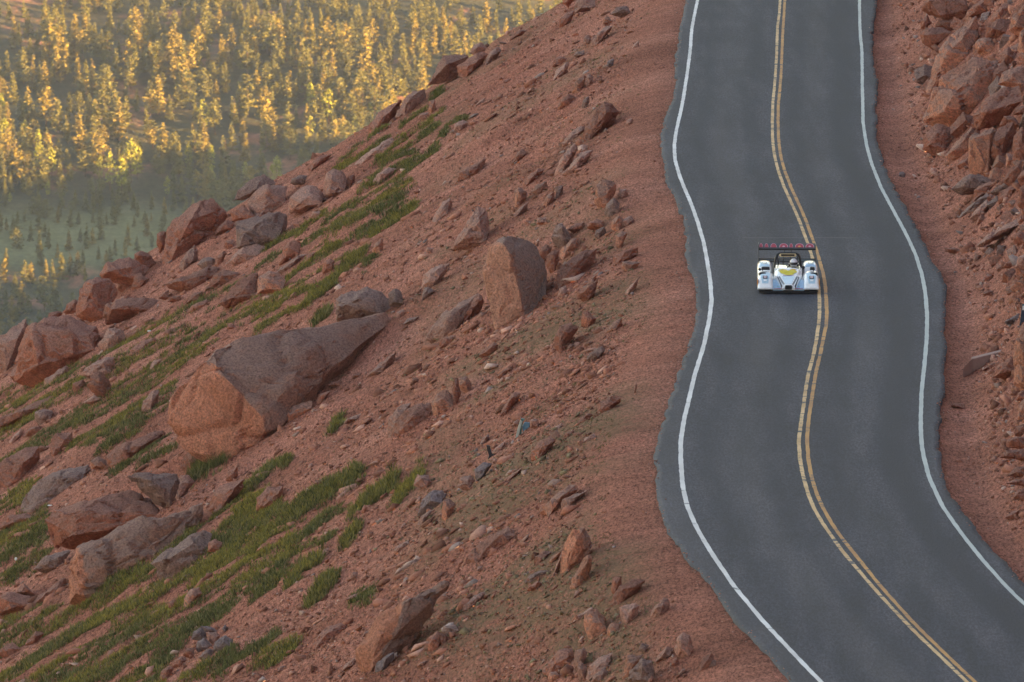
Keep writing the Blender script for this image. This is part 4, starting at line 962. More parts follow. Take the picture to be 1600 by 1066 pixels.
# ------------------------------------------------------------------ alpine grass: single strips and bushes that stand apart, and the mass that cannot be counted
m, nt, b = new_mat('alpine_grass', 0.8, 0.25)
at = N(nt, 'ShaderNodeAttribute', attribute_name='tint'); L(nt, at.outputs['Color'], b.inputs['Base Color'])
def tufts(pos, h, rad, nb, yellow, olive=False):
    """clumps of bent blades; pos (n,3), h heights, rad clump radii, yellow 0..1 share of flowering tips"""
    n = len(pos); a = rng.uniform(0, 6.283, (n, nb)); r = np.sqrt(rng.uniform(0, 1, (n, nb))) * rad[:, None]
    bx = pos[:, None, 0] + np.cos(a) * r; by = pos[:, None, 1] + np.sin(a) * r * 1.6
    bz = hz(bx, by) - 0.02
    hh = h[:, None] * rng.uniform(0.55, 1.1, (n, nb)) * (1.1 - 0.45 * r / np.maximum(rad[:, None], 1e-3))
    la = a + rng.uniform(-0.9, 0.9, (n, nb)); ln = hh * rng.uniform(0.15, 0.55, (n, nb))
    wd = rng.uniform(0.007, 0.016, (n, nb)); fa = rng.uniform(0, 3.1416, (n, nb)); wx, wy = np.cos(fa) * wd, np.sin(fa) * wd
    mx_, my_, mz_ = bx + np.cos(la) * ln * 0.3, by + np.sin(la) * ln * 0.3, bz + hh * 0.45
    tx, ty, tz = bx + np.cos(la) * ln, by + np.sin(la) * ln, bz + hh
    V = np.stack([np.stack([bx, by, bz], -1),
                  np.stack([mx_ - wx, my_ - wy, mz_], -1), np.stack([mx_ + wx, my_ + wy, mz_], -1), np.stack([tx, ty, tz], -1)], 2).reshape(-1, 3)
    k = np.arange(n * nb)[:, None] * 4
    Fc = np.concatenate([k + [0, 2, 1], k + [1, 2, 3]], 1).reshape(-1, 3)
    dk = np.array([0.032, 0.042, 0.016]); gr = np.array([0.125, 0.130, 0.038]); ye = np.array([0.46, 0.35, 0.055]); st = np.array([0.19, 0.165, 0.075])
    if olive: dk, gr = np.array([0.075, 0.070, 0.030]), np.array([0.150, 0.120, 0.062])
    q = rng.uniform(0, 1, (n, nb)); tt = rng.uniform(0, 1, (n, 1)) * np.ones((1, nb))
    body = dk[None, None] * (1 - tt[..., None]) + gr[None, None] * tt[..., None]
    body = np.where((q > 0.76)[..., None], st, body)
    tip = np.where((rng.uniform(0, 1, (n, nb)) < yellow[:, None])[..., None], ye, body * 1.5)
    C = np.stack([body, body * 1.05, body * 1.05, tip], 2).reshape(-1, 3)
    return V, Fc, C
def grass_obj(name, parts, label, cat=None, group=None, kind=None):
    V, Fc, C = parts; org = V.mean(0); org[2] = V[:, 2].min()
    me = np_mesh(name, V - org, Fc)
    at = me.attributes.new('tint', 'FLOAT_COLOR', 'POINT'); at.data.foreach_set('color', np.concatenate([C, np.ones((len(C), 1))], 1).astype(np.float32).ravel())
    return tag(obj(name, me, MATS['alpine_grass'], None, org), label, cat, group, kind)
def strip_points(zone, poly, step=2.2):
    ox, oy, s = ZONE[zone]; P = np.array(poly, float) / s + (ox, oy); out = []
    for a_, b_ in zip(P[:-1], P[1:]):
        n = max(2, int(np.hypot(*(b_ - a_)) / step)); t = np.linspace(0, 1, n, endpoint=False)[:, None]; out.append(a_ + (b_ - a_) * t)
    Q = np.concatenate(out + [P[-1:]]); D = hit_near(Q[:, 0], Q[:, 1] + 3); ok = ~np.isnan(D)
    return ray(Q[ok, 0], Q[ok, 1] + 3) * D[ok][:, None]
SINGLE = [  # strips one can pick out
 ('A', [(800,545),(825,525),(855,500)], .28, .1, 'short dark grass clump high on the slope below the skyline boulders'),
 ('A', [(845,765),(880,700),(930,660),(990,655)], .22, .1, 'hooked dark green strip curling round a small pink rock, upper slope'),
 ('A', [(730,760),(780,720),(825,685)], .2, .2, 'short straight green strip left of the hooked strip, upper slope'),
 ('A', [(640,960),(740,890),(830,820)], .26, .2, 'long dark strip running below the hooked strip'),
 ('C', [(640,420),(760,340),(890,235)], .28, .5, 'long yellow-tipped strip, lowest of the upper grass bands'),
 ('C', [(280,790),(400,690),(490,600),(610,495)], .34, .5, 'long thick strip above the giant boulder, outermost of its band'),
 ('C', [(325,890),(360,865),(400,840)], .38, .1, 'round green bush right above the giant boulder'),
 ('C', [(600,555),(665,525)], .18, .1, 'tiny dark tuft strip right of the grass bands'),
 ('E', [(0,890),(100,800),(185,765)], .36, .2, 'thick dark green strip right below the giant boulder'),
 ('E', [(200,1060),(330,980),(450,900),(580,840)], .30, .3, 'long green strip crossing the slope below the giant boulder'),
 ('E', [(550,1060),(640,980),(770,880)], .38, .4, 'thick green strip right of the long crossing strip'),
 ('E', [(775,1000),(840,920),(915,855)], .32, .7, 'yellow-flowered strip above the purplish scree boulder'),
 ('E', [(415,620),(445,590),(475,570)], .40, .3, 'single green bush alone on bare scree right of the giant boulder'),
 ('G', [(490,275),(530,240),(565,215)], .34, .4, 'short isolated bush strip upslope of the small stone pile'),
 ('G', [(300,610),(360,540),(440,465)], .34, .3, 'isolated thick strip between stones left of the half-buried orange boulder'),
 ('G', [(540,610),(590,585),(645,558)], .18, .1, 'thin dark strip beside a pale sliver, above the half-buried orange boulder'),
 ('D', [(1060,880),(1150,810),(1250,765)], .55, .1, 'deep green bush strip at the foot of the giant boulder'),
 ('G', [(180,525),(250,440),(350,370)], .36, .4, 'outer right strip of the lower grass field, beside a pink stone'),
 ('G', [(80,975),(180,905)], .26, .5, 'low yellow-tipped strip near the bottom edge'),
]
for zone, poly, h, ye, lab in SINGLE:
    P = strip_points(zone, poly); k = rng.integers(0, len(P), int(len(P) * 4.2)); P = P[k] + rng.normal(0, 1, (len(k), 3)) * (0.05, 0.55, 0)
    P[:, 2] = hz(P[:, 0], P[:, 1]); n = len(P)
    cx_, cy_ = to_px(*P.mean(0))
    grass_obj('grass_clump' if len(poly) < 3 or 'bush' in lab else 'grass_strip', tufts(P, h * rng.uniform(0.7, 1.15, n), rng.uniform(0.10, 0.2, n), 26, np.full(n, ye)), lab, 'grass', 'grass strips that stand apart')
MASSED = [
 ('A', [(620,700),(700,640),(775,590)]), ('A', [(740,690),(800,650),(860,600)]), ('A', [(430,775),(500,720),(560,685)]), ('A', [(480,890),(560,830),(640,760),(700,720)]),
 ('A', [(500,920),(600,850),(690,790)]), ('A', [(590,880),(640,860),(715,825)]), ('A', [(400,1050),(520,930),(560,890)]), ('A', [(260,930),(330,870),(390,800)]), ('A', [(290,935),(420,850),(480,800),(560,745)]),
 ('C', [(570,420),(640,380),(700,330),(820,230)]), ('C', [(150,680),(280,560),(400,480),(505,450)]), ('C', [(0,840),(200,740),(330,700),(450,640)]), ('C', [(0,940),(150,850),(280,790)]),
 ('C', [(370,350),(470,270),(580,210)]), ('C', [(240,480),(330,410),(450,370),(580,310)]), ('C', [(160,430),(300,340),(380,290)]), ('C', [(640,240),(720,190),(800,130)]), ('C', [(660,280),(740,230),(830,180)]),
 ('C', [(0,590),(100,520),(220,470)]), ('C', [(0,880),(120,800),(250,700)]), ('C', [(30,500),(140,440),(260,390)]), ('C', [(440,40),(500,10)]), ('C', [(640,130),(720,80),(800,20),(900,-30)]),
 ('E', [(0,990),(60,940)]), ('E', [(110,1060),(170,1030)]), ('G', [(0,220),(150,90)]), ('G', [(0,270),(200,130),(350,40),(440,0)]), ('G', [(530,135),(620,60),(700,0)]), ('G', [(280,230),(400,110),(500,100)]),
 ('G', [(150,330),(250,270),(430,100)]), ('G', [(50,500),(150,380),(300,300),(430,240)]), ('G', [(0,590),(60,540),(170,450)]), ('G', [(0,960),(110,860)]), ('G', [(0,880),(100,800)]), ('G', [(190,870),(230,840)]),
 ('D', [(1210,1060),(1380,900),(1590,760)]), ('D', [(1300,1040),(1460,950)]), ('D', [(620,840),(750,760),(920,640)]), ('D', [(770,800),(870,740),(960,700)]), ('D', [(540,720),(700,620),(800,560)]),
 ('F', [(450,640),(640,560),(830,440),(1000,270),(1100,200)]), ('F', [(640,560),(800,430)]), ('F', [(750,730),(900,650)]), ('F', [(1100,490),(1170,420)]), ('F', [(1300,520),(1480,400)]), ('F', [(1350,380),(1450,290)]),
 ('F', [(1400,600),(1590,430)]), ('F', [(850,930),(1000,830),(1300,620)]), ('F', [(1170,1040),(1340,920),(1540,800)]), ('F', [(1180,150),(1290,60),(1380,0)]), ('F', [(1250,180),(1420,90)]), ('F', [(1060,540),(1200,400),(1350,290)]),
 ('F', [(1200,380),(1300,280),(1440,150),(1590,90)]), ('F', [(1000,1040),(1100,1000),(1290,890)]), ('F', [(0,380),(100,300),(250,200)]), ('F', [(20,520),(120,420),(270,330)]), ('F', [(0,250),(120,150)]),
]
Q = [strip_points(z, p) for z, p in MASSED]; Q = np.concatenate(Q)
Q = Q[rng.integers(0, len(Q), int(len(Q) * 2.2))]; Q = Q + rng.normal(0, 1, Q.shape) * (0.06, 0.4, 0)
POLY = [[(0,600),(60,612),(120,560),(160,530),(240,500),(300,470),(370,420),(450,400),(520,350),(560,300),(620,270),(650,290),(600,350),(520,420),(440,470),(380,510),(330,540),(280,590),(255,640),(200,690),(120,700),(60,720),(-20,740)],
        [(-20,1070),(-20,960),(60,950),(110,950),(180,900),(260,880),(330,840),(400,770),(470,790),(440,900),(360,960),(290,990),(250,1080)],
        [(-20,760),(60,750),(82,830),(60,900),(-20,910)], [(0,610),(60,590),(200,560),(260,560),(260,640),(150,690),(0,700)]]
Mq = sample_ground(70000, -20, 680); px, py = to_px(*Mq.T)
inm = np.zeros(len(Mq), bool)
for pl in POLY: inm |= inside(px, py, pl)
stripes = fbm(Mq[:, 0] / 5.0, Mq[:, 1] / 1.7, 3, 95)
stripes = stripes + 0.16 * sstep(900, 980, py) * sstep(380, 280, px) + 0.06
inm &= rng.uniform(0, 1, len(Mq)) < sstep(-0.08, 0.10, stripes)
Mq = Mq[inm]
Q = np.concatenate([Q, Mq]); Q[:, 2] = hz(Q[:, 0], Q[:, 1]); n = len(Q)
hgt = rng.uniform(0.12, 0.30, n) * (1 + 0.35 * fbm(Q[:, 0] / 1.2, Q[:, 1] / 1.2, 2, 98)); yel = np.clip(0.42 + 0.9 * fbm(Q[:, 0] / 2.5, Q[:, 1] / 4, 2, 96), 0, 0.8)
grass_obj('alpine_grass', tufts(Q, hgt, rng.uniform(0.10, 0.22, n), 22, yel), 'green alpine grass in bands between the boulders', kind='stuff')
# tiny sparse plants on the scree
T3 = sample_ground(34000, 480, 1065); px, py = to_px(*T3.T); u = le_raw(T3[:, 1]) - T3[:, 0]
keep = (rng.uniform(0, 1, len(T3)) < (0.10 + 0.55 * sstep(0.12, 0.4, fbm(T3[:, 0] / 1.5, T3[:, 1] / 3.5, 3, 97))) * (0.25 + 0.75 * sstep(560, 800, px))) & (u > 1.4)
T3 = T3[keep]; n = len(T3)
grass_obj('ground_cover', tufts(T3, rng.uniform(0.03, 0.10, n), rng.uniform(0.04, 0.10, n), 7, np.full(n, 0.05), olive=True), 'sparse tiny green plants sprinkled over the scree', kind='stuff')
# ------------------------------------------------------------------ the forest on the far slope
m, nt, b = new_mat('conifer_needles', 0.75, 0.2)
oi = N(nt, 'ShaderNodeObjectInfo'); co = N(nt, 'ShaderNodeTexCoord').outputs['Generated']; geo = N(nt, 'ShaderNodeNewGeometry')
n1 = noise_node(nt, geo.outputs['Position'], 0.6, 3, 0.6)
c = ramp(nt, n1.outputs[0], [(0.3, (0.12, 0.108, 0.026)), (0.55, (0.22, 0.175, 0.038)), (0.75, (0.32, 0.235, 0.048))])
hv = N(nt, 'ShaderNodeHueSaturation'); L(nt, c.outputs[0], hv.inputs['Color'])
mr = N(nt, 'ShaderNodeMapRange'); L(nt, oi.outputs['Random'], mr.inputs['Value']); mr.inputs['To Min'].default_value = 0.75; mr.inputs['To Max'].default_value = 1.3; L(nt, mr.outputs[0], hv.inputs['Value'])
n2 = noise_node(nt, geo.outputs['Position'], 0.09, 2, 0.5); sm_ = N(nt, 'ShaderNodeMath', operation='ADD'); L(nt, oi.outputs['Random'], sm_.inputs[0]); L(nt, n2.outputs[0], sm_.inputs[1])
L(nt, mixc(nt, ramp(nt, sm_.outputs[0], [(0.95, (0, 0, 0)), (1.25, (0.8, 0.8, 0.8))]).outputs[0], hv.outputs[0], (0.075, 0.085, 0.024)), b.inputs['Base Color'])
m, nt, b = new_mat('aspen_leaves', 0.7, 0.25)
geo = N(nt, 'ShaderNodeNewGeometry'); n1 = noise_node(nt, geo.outputs['Position'], 0.8, 3, 0.6)
c = ramp(nt, n1.outputs[0], [(0.35, (0.17, 0.19, 0.025)), (0.65, (0.27, 0.27, 0.035))]); L(nt, c.outputs[0], b.inputs['Base Color'])
m, nt, b = new_mat('bark', 0.9, 0.2)
tc = N(nt, 'ShaderNodeTexCoord').outputs['Object']; n1 = noise_node(nt, mapping(nt, tc, (6, 6, 1.5)), 3.0, 4, 0.6)
L(nt, ramp(nt, n1.outputs[0], [(0.35, (0.07, 0.045, 0.03)), (0.65, (0.17, 0.11, 0.075))]).outputs[0], b.inputs['Base Color'])
def tri_clump(r, c, s, n, flat=0.6):
    """n small irregular faces round c"""
    d = r.normal(size=(n, 3, 3)) * (s, s, s * flat); return (c + d).reshape(-1, 3)
def conifer_parts(seed, style):
    r = np.random.default_rng(seed); V = []
    R_ = {'spruce': 0.185, 'pine': 0.215, 'thin': 0.13}[style]; h0 = {'spruce': 0.07, 'pine': 0.24, 'thin': 0.12}[style]
    lean = r.normal(0, 0.012, 2)
    nl = {'spruce': 19, 'pine': 14, 'thin': 15}[style]
    for h in np.linspace(h0, 0.985, nl):
        t = (h - h0) / (1 - h0)
        rad = R_ * ((1 - t) ** 0.85 if style != 'pine' else math.sqrt(max(0.0, 1 - (1.6 * t - 0.55) ** 2 if t > 0.34 else 1 - 0.5 * (0.34 - t))) * (1 if t < 0.9 else 0.6))
        rad = max(rad, 0.012)
        for _ in range(int(r.integers(4, 8)) if t < 0.92 else 2):
            if r.uniform() < 0.10: continue
            a = r.uniform(0, 6.283); ln = rad * r.uniform(0.55, 1.25); droop = r.uniform(0.05, 0.30) * ln
            for f in ((0.35, 0.7, 1.0) if rad > 0.05 else (0.8,)):
                c = np.array([math.cos(a) * ln * f + lean[0] * h * 3, math.sin(a) * ln * f + lean[1] * h * 3, h - droop * f + (0.03 * f * f)])
                V.append(tri_clump(r, c, 0.029 + 0.015 * (1 - t) + 0.006 * (f < 0.5), 3, 0.6))
    V = np.concatenate(V); return V, np.arange(len(V)).reshape(-1, 3)
def aspen_parts(seed):
    r = np.random.default_rng(seed); V = []
    for _ in range(95):
        t = r.uniform(0, 1); h = 0.22 + 0.76 * t; rad = 0.17 * math.sin(math.pi * min(1, 0.12 + 0.86 * t)) ** 0.8
        a = r.uniform(0, 6.283); q = rad * math.sqrt(r.uniform(0.1, 1))
        V.append(tri_clump(r, np.array([math.cos(a) * q, math.sin(a) * q, h]), 0.026, 4, 0.9))
    V = np.concatenate(V); return V, np.arange(len(V)).reshape(-1, 3)
def trunk_parts(r0, h, n=6):
    a = np.arange(n) * 2 * math.pi / n; ring = np.stack([np.cos(a), np.sin(a)], -1)
    V = np.concatenate([np.concatenate([ring * r0 * k, np.full((n, 1), z)], 1) for z, k in ((-0.03, 1.25), (0.1, 1.0), (h * 0.6, 0.6), (h, 0.12))])
    Fc = [[l * n + i, l * n + (i + 1) % n, (l + 1) * n + (i + 1) % n, (l + 1) * n + i] for l in range(3) for i in range(n)]
    return V, np.array(Fc)
KIND = []
for k in range(9): KIND.append((conifer_parts(500 + k, ['spruce', 'pine', 'spruce', 'thin', 'spruce', 'pine', 'spruce', 'thin', 'pine'][k]), 'conifer'))
for k in range(3): KIND.append((aspen_parts(600 + k), 'aspen'))
CM = []
for (V, Fc), kd in KIND:
    c = np_mesh('crown', V, Fc); c.materials.append(MATS['conifer_needles' if kd == 'conifer' else 'aspen_leaves'])
    t = np_mesh('trunk', *trunk_parts(0.016 if kd == 'conifer' else 0.011, 0.93 if kd == 'conifer' else 0.85), True); t.materials.append(MATS['bark'])
    CM.append((c, t))
# where the feet of the trees stand in the photograph: density per 60 px cell, rows from y = 0 (0 = clearing, 9 = closed stand)
DENS = ["467889999976656",   # 0
        "478888999887565",   # 60
        "566776888987764",   # 120
        "766555677998863",   # 180
        "898665566777642",   # 240
        "899887655665400",   # 300
        "545343455440000",   # 360
        "221134444300000",   # 420
        "776655440000000",   # 480
        "888765000000000",   # 540
        "888600000000000"]   # 600
cand = []; tries = 0
while tries < 16000 and len(cand) < 780:
    tries += 1; x = rng.uniform(-25, 880); y = rng.uniform(6, 640)
    i, j = int(y // 60), int(max(x, 0) // 60)
    if i >= len(DENS) or rng.uniform() > (int(DENS[i][min(j, 14)]) / 9.0) ** 2.0: continue
    sky_y = 520 - 0.591 * x
    if y > sky_y + 62: continue
    if cand:
        a_ = np.array(cand); 
        if (((a_[:, 0] - x) / 9.0) ** 2 + ((a_[:, 1] - y) / 6.5) ** 2).min() < 1: continue
    cand.append((x, y))
# trees traced one by one: (foot x, foot y, height px, kind index or None)
TR = [(152,218,62,0),(186,222,66,4),(255,262,66,2),(303,232,36,3),(338,178,50,6),(291,150,60,0),(205,290,70,10),(172,300,64,9),(190,306,60,11),(215,285,55,9),(330,275,46,10),(383,280,28,11),(425,290,34,10),
      (35,278,34,9),(8,230,46,10),(60,245,44,9),(590,45,26,3),(648,68,44,3),(695,62,40,2),(760,52,52,2),(790,58,30,0),(832,50,34,6),(860,26,16,9),(524,240,54,2),(520,212,40,4),(552,172,42,3),(600,172,24,6),(500,178,42,1),(480,205,40,0),(462,200,30,6),
      (6,445,40,0),(40,452,42,1),(48,448,36,4),(72,440,34,2),(84,446,38,3),(97,442,44,4),(110,436,36,0),(122,434,40,6),(134,444,28,3),(165,424,32,0),(172,420,34,2),(195,404,30,0),(214,396,26,2),(238,390,24,0),
      (257,338,28,6),(272,330,36,2),(236,346,14,0),(330,310,44,1),(352,300,40,4),(62,385,18,0),(108,395,34,2),(126,380,22,4),(144,385,26,0),(10,362,22,2),(60,362,30,4),(90,350,26,0),(200,385,34,6),(230,372,36,2),(10,420,30,4),(64,418,40,2),(90,405,26,6)]
tr_a = np.array([(t[0], t[1]) for t in TR], float)
cand = [p for p in cand if (((tr_a[:, 0] - p[0]) / 10) ** 2 + ((tr_a[:, 1] - p[1]) / 9) ** 2).min() > 1]
ALL = [(x, y, h, k) for x, y, h, k in TR]
for x, y in cand:
    h = float(np.clip(rng.normal(45, 10), 22, 68)) * (0.72 if y < 70 else 1.0)
    if 300 < y < 440 and x < 260: h *= 0.62
    k = int(rng.integers(9, 12)) if (rng.uniform() < 0.10 and 170 < y < 330) else int(rng.integers(0, 9))
    ALL.append((x, y, h, k))
px = np.array([a[0] for a in ALL]); py = np.array([a[1] for a in ALL]); D = hit_far(px, py)
def zone_words(x, y):
    if y > 398 and x < 260: return 'in the sunlit treetop row' if y < 462 else 'in the lower shaded wood'
    if y > 325 and x < 300: return 'by the shaded valley meadow'
    if x < 170: return 'in the left stand' if y > 150 else 'on the upper left slope'
    if x < 400: return 'on the mid slope' if y > 150 else 'on the top slope'
    return 'on the upper right slope' if y < 110 else 'behind the skyline boulders'
TREES = []
def vis(i): return ALL[i][1] - ALL[i][2] < 520 - 0.591 * ALL[i][0] + 4
order = [i for i in range(len(ALL)) if not np.isnan(D[i]) and vis(i)]
order.sort(key=lambda i: (i >= len(TR), -ALL[i][2]))
nc = na = 0; SV, SF, TV, TF, s0, t0 = [], [], [], [], 0, 0
for i in order:
    x, y, h, k = ALL[i]; P = ray(x, y) * D[i]; hm = h * D[i] / F_PX; con = k < 9
    P[2] = float(land_z(P[0], P[1])); rz = rng.uniform(0, 6.283); wide = rng.uniform(0.85, 1.25)
    if (con and nc < 300) or not con:
        nc += con; na += (not con)
        o = empty('conifer_tree' if con else 'aspen_tree', P, rz); o.scale = (hm * wide, hm * wide, hm)
        for nm, me in (('crown', CM[k][0]), ('trunk', CM[k][1])): obj(nm, me, None, o)
        zw = zone_words(x, y)
        tag(o, None, 'tree', ('conifers ' if con else 'aspens ') + zw + ' of the far forest')
        TREES.append((('tall ' if h > 46 else 'small ' if h < 28 else '') + ('golden conifer ' if con else 'yellow-green aspen ') + zw, y, x, o))
    else:
        V, Fc = KIND[k][0]; ca, sa = math.cos(rz), math.sin(rz)
        W = np.stack([(V[:, 0] * ca - V[:, 1] * sa) * hm * wide, (V[:, 0] * sa + V[:, 1] * ca) * hm * wide, V[:, 2] * hm], -1) + P
        SV.append(W); SF.append(Fc + s0); s0 += len(V)
# the same wood goes on behind the hillside and past the left edge of the picture
xs_ = rng.uniform(-330, 170, 1500); ys_ = rng.uniform(3130, 3770, 1500); zs_ = land_z(xs_, ys_); qx, qy = to_px(xs_, ys_, zs_)
hid = ((qy > 520 - 0.591 * qx + 55) | (qx < -40) | (qy < -10)) & (fbm(xs_ / 45, ys_ / 45, 3, 99) > -0.12)
for x_, y_, z_ in list(zip(xs_[hid], ys_[hid], zs_[hid]))[:300]:
    V, Fc = KIND[int(rng.integers(0, 9))][0]; hm = rng.uniform(7, 15); ca, sa = math.cos(x_), math.sin(x_)
    SV.append(np.stack([(V[:, 0] * ca - V[:, 1] * sa) * hm, (V[:, 0] * sa + V[:, 1] * ca) * hm, V[:, 2] * hm], -1) + (x_, y_, z_)); SF.append(Fc + s0); s0 += len(V)
if SV: tag(obj('distant_forest', np_mesh('distant_forest', np.concatenate(SV), np.concatenate(SF)), MATS['conifer_needles']), 'the smaller conifers filling the far forest slope', kind='stuff')
def nth(k): return str(k) + ('th' if 10 < k % 100 < 14 else {1: 'st', 2: 'nd', 3: 'rd'}.get(k % 10, 'th'))
rows = {}
for nm, y, x, o in TREES: rows.setdefault(nm, {}).setdefault(int(y // 36), []).append((x, o))
for nm, rr_ in rows.items():
    for r_, key in enumerate(sorted(rr_)):
        for k, (x, o) in enumerate(sorted(rr_[key], key=lambda t: t[0])):
            o['label'] = nm + (f", {nth(r_ + 1)} row from top" if len(rr_) > 1 else '') + (f", {nth(k + 1)} from left" if len(rr_[key]) > 1 else '')
# ------------------------------------------------------------------ the race car (front at y = 0, tail at +y, facing the camera)
plain('car_white', (0.90, 0.92, 0.93), 0.28, 0.5, 0, 0.6); plain('car_blue', (0.26, 0.48, 0.68), 0.28, 0.5, 0, 0.6); plain('car_pale_blue', (0.44, 0.66, 0.78), 0.28, 0.5, 0, 0.6)
plain('car_black', (0.012, 0.013, 0.016), 0.45, 0.4); plain('carbon', (0.022, 0.024, 0.030), 0.4, 0.5); plain('tyre', (0.016, 0.016, 0.017), 0.85, 0.3); plain('rim', (0.10, 0.10, 0.11), 0.35, 0.5, 0.7)
plain('car_orange', (0.72, 0.27, 0.03), 0.4); plain('car_yellow', (0.85, 0.68, 0.04), 0.45); plain('car_red', (0.45, 0.015, 0.04), 0.45); plain('mark_pink', (0.62, 0.33, 0.38), 0.5)
plain('car_purple', (0.30, 0.09, 0.24), 0.5); plain('cream', (0.80, 0.62, 0.36), 0.4); plain('lamp_dark', (0.10, 0.12, 0.14), 0.2, 0.6); plain('lamp_pink', (0.62, 0.45, 0.45), 0.25, 0.6); plain('car_green', (0.25, 0.55, 0.35), 0.5)
plain('wing_grey', (0.20, 0.23, 0.25), 0.5)
CAR_P = on_road(np.array(1232.0), np.array(459.5))
car = empty('race_car', CAR_P); car.rotation_euler = (-GRADE, 0, math.radians(-1.1))
tag(car, 'white and pale blue open prototype race car with black rear wing driving towards the camera', 'race car')
def bev_box(name, x0, x1, y0, y1, z0, z1, mat, parent=None, bv=0.008, shear=None):
    bm = bmesh.new(); bmesh.ops.create_cube(bm, size=1.0)
    for v in bm.verts: v.co = Vector((x0 + (v.co.x + .5) * (x1 - x0), y0 + (v.co.y + .5) * (y1 - y0), z0 + (v.co.z + .5) * (z1 - z0)))
    if shear:
        for v in bm.verts: v.co.z += shear * (v.co.y - y0)
    if bv: bmesh.ops.bevel(bm, geom=bm.edges[:] , offset=bv, segments=2, affect='EDGES')
    me = bpy.data.meshes.new(name); bm.to_mesh(me); bm.free()
    return obj(name, me, MATS[mat], parent or car)
def loft(name, rings, mat, parent=None, smooth=True):
    n = len(rings[0]); V = [p for r in rings for p in r]
    Fc = [(l * n + i, l * n + (i + 1) % n, (l + 1) * n + (i + 1) % n, (l + 1) * n + i) for l in range(len(rings) - 1) for i in range(n)]
    Fc += [tuple(range(n))[::-1], tuple(range((len(rings) - 1) * n, len(rings) * n))]
    me = bpy.data.meshes.new(name); me.from_pydata([tuple(v) for v in V], [], Fc); me.update()
    me.polygons.foreach_set('use_smooth', np.ones(len(me.polygons), bool)); me.set_sharp_from_angle(angle=math.radians(40))
    bm = bmesh.new(); bm.from_mesh(me); bmesh.ops.recalc_face_normals(bm, faces=bm.faces); bm.to_mesh(me); bm.free()
    return obj(name, me, MATS[mat], parent or car)
def tube(name, pts, r, mat, parent=None, n=8):
    pts = [Vector(p) for p in pts]; rings = []
    for i, p in enumerate(pts):
        t = (pts[min(i + 1, len(pts) - 1)] - pts[max(i - 1, 0)]).normalized(); u_ = t.orthogonal().normalized()
        if abs(t.y) < 0.95: u_ = t.cross(Vector((0, 1, 0))).normalized()
        w_ = t.cross(u_)
        rings.append([p + (u_ * math.cos(a) + w_ * math.sin(a)) * r for a in (2 * math.pi * k / n for k in range(n))])
    return loft(name, rings, mat, parent)
class Shell:
    """body panel whose width, floor and crown height run along y"""
    def __init__(s, rows, ex=4.0, crown=0.55): s.r = np.array(rows, float); s.ex = ex; s.cr = crown
    def at(s, y): return [np.interp(y, s.r[:, 0], s.r[:, k]) for k in (1, 2, 3, 4)]
    def z(s, x, y):
        a, b_, zb, zt = s.at(y); t = abs(2 * (x - (a + b_) / 2) / (b_ - a)); zb2 = zb + (zt - zb) * s.cr
        return zb2 + (zt - zb2) * max(0.0, 1 - min(t, 1) ** s.ex) ** 0.5
    def build(s, name, mat, parent=None, n=14):
        rings = []
        for y in np.linspace(s.r[0, 0], s.r[-1, 0], 22):
            a, b_, zb, zt = s.at(y); top = [(x, y, s.z(x, y)) for x in (a + b_) / 2 - (b_ - a) / 2 * np.cos(np.linspace(0, math.pi, n))]
            rings.append([(a, y, zb)] + top + [(b_, y, zb)])
        return loft(name, rings, mat, parent)
    def decal(s, name, left, right, y0, y1, mat, parent, ny=8, nx=6, lift=0.006):
        V = []
        for y in np.linspace(y0, y1, ny):
            f = (y - y0) / (y1 - y0); xa, xb = left[0] + (left[1] - left[0]) * f, right[0] + (right[1] - right[0]) * f
            for x in np.linspace(xa, xb, nx): V.append((x, y - lift * 0.6, s.z(x, y) + lift))
        return obj(name, np_mesh(name, np.array(V), grid_faces(nx, ny), True), MATS[mat], parent)
bev_box('floor_tray', -0.93, 0.93, 0.06, 4.05, 0.045, 0.085, 'car_black')
bev_box('front_splitter', -0.80, 0.80, -0.03, 0.35, 0.03, 0.055, 'car_black')
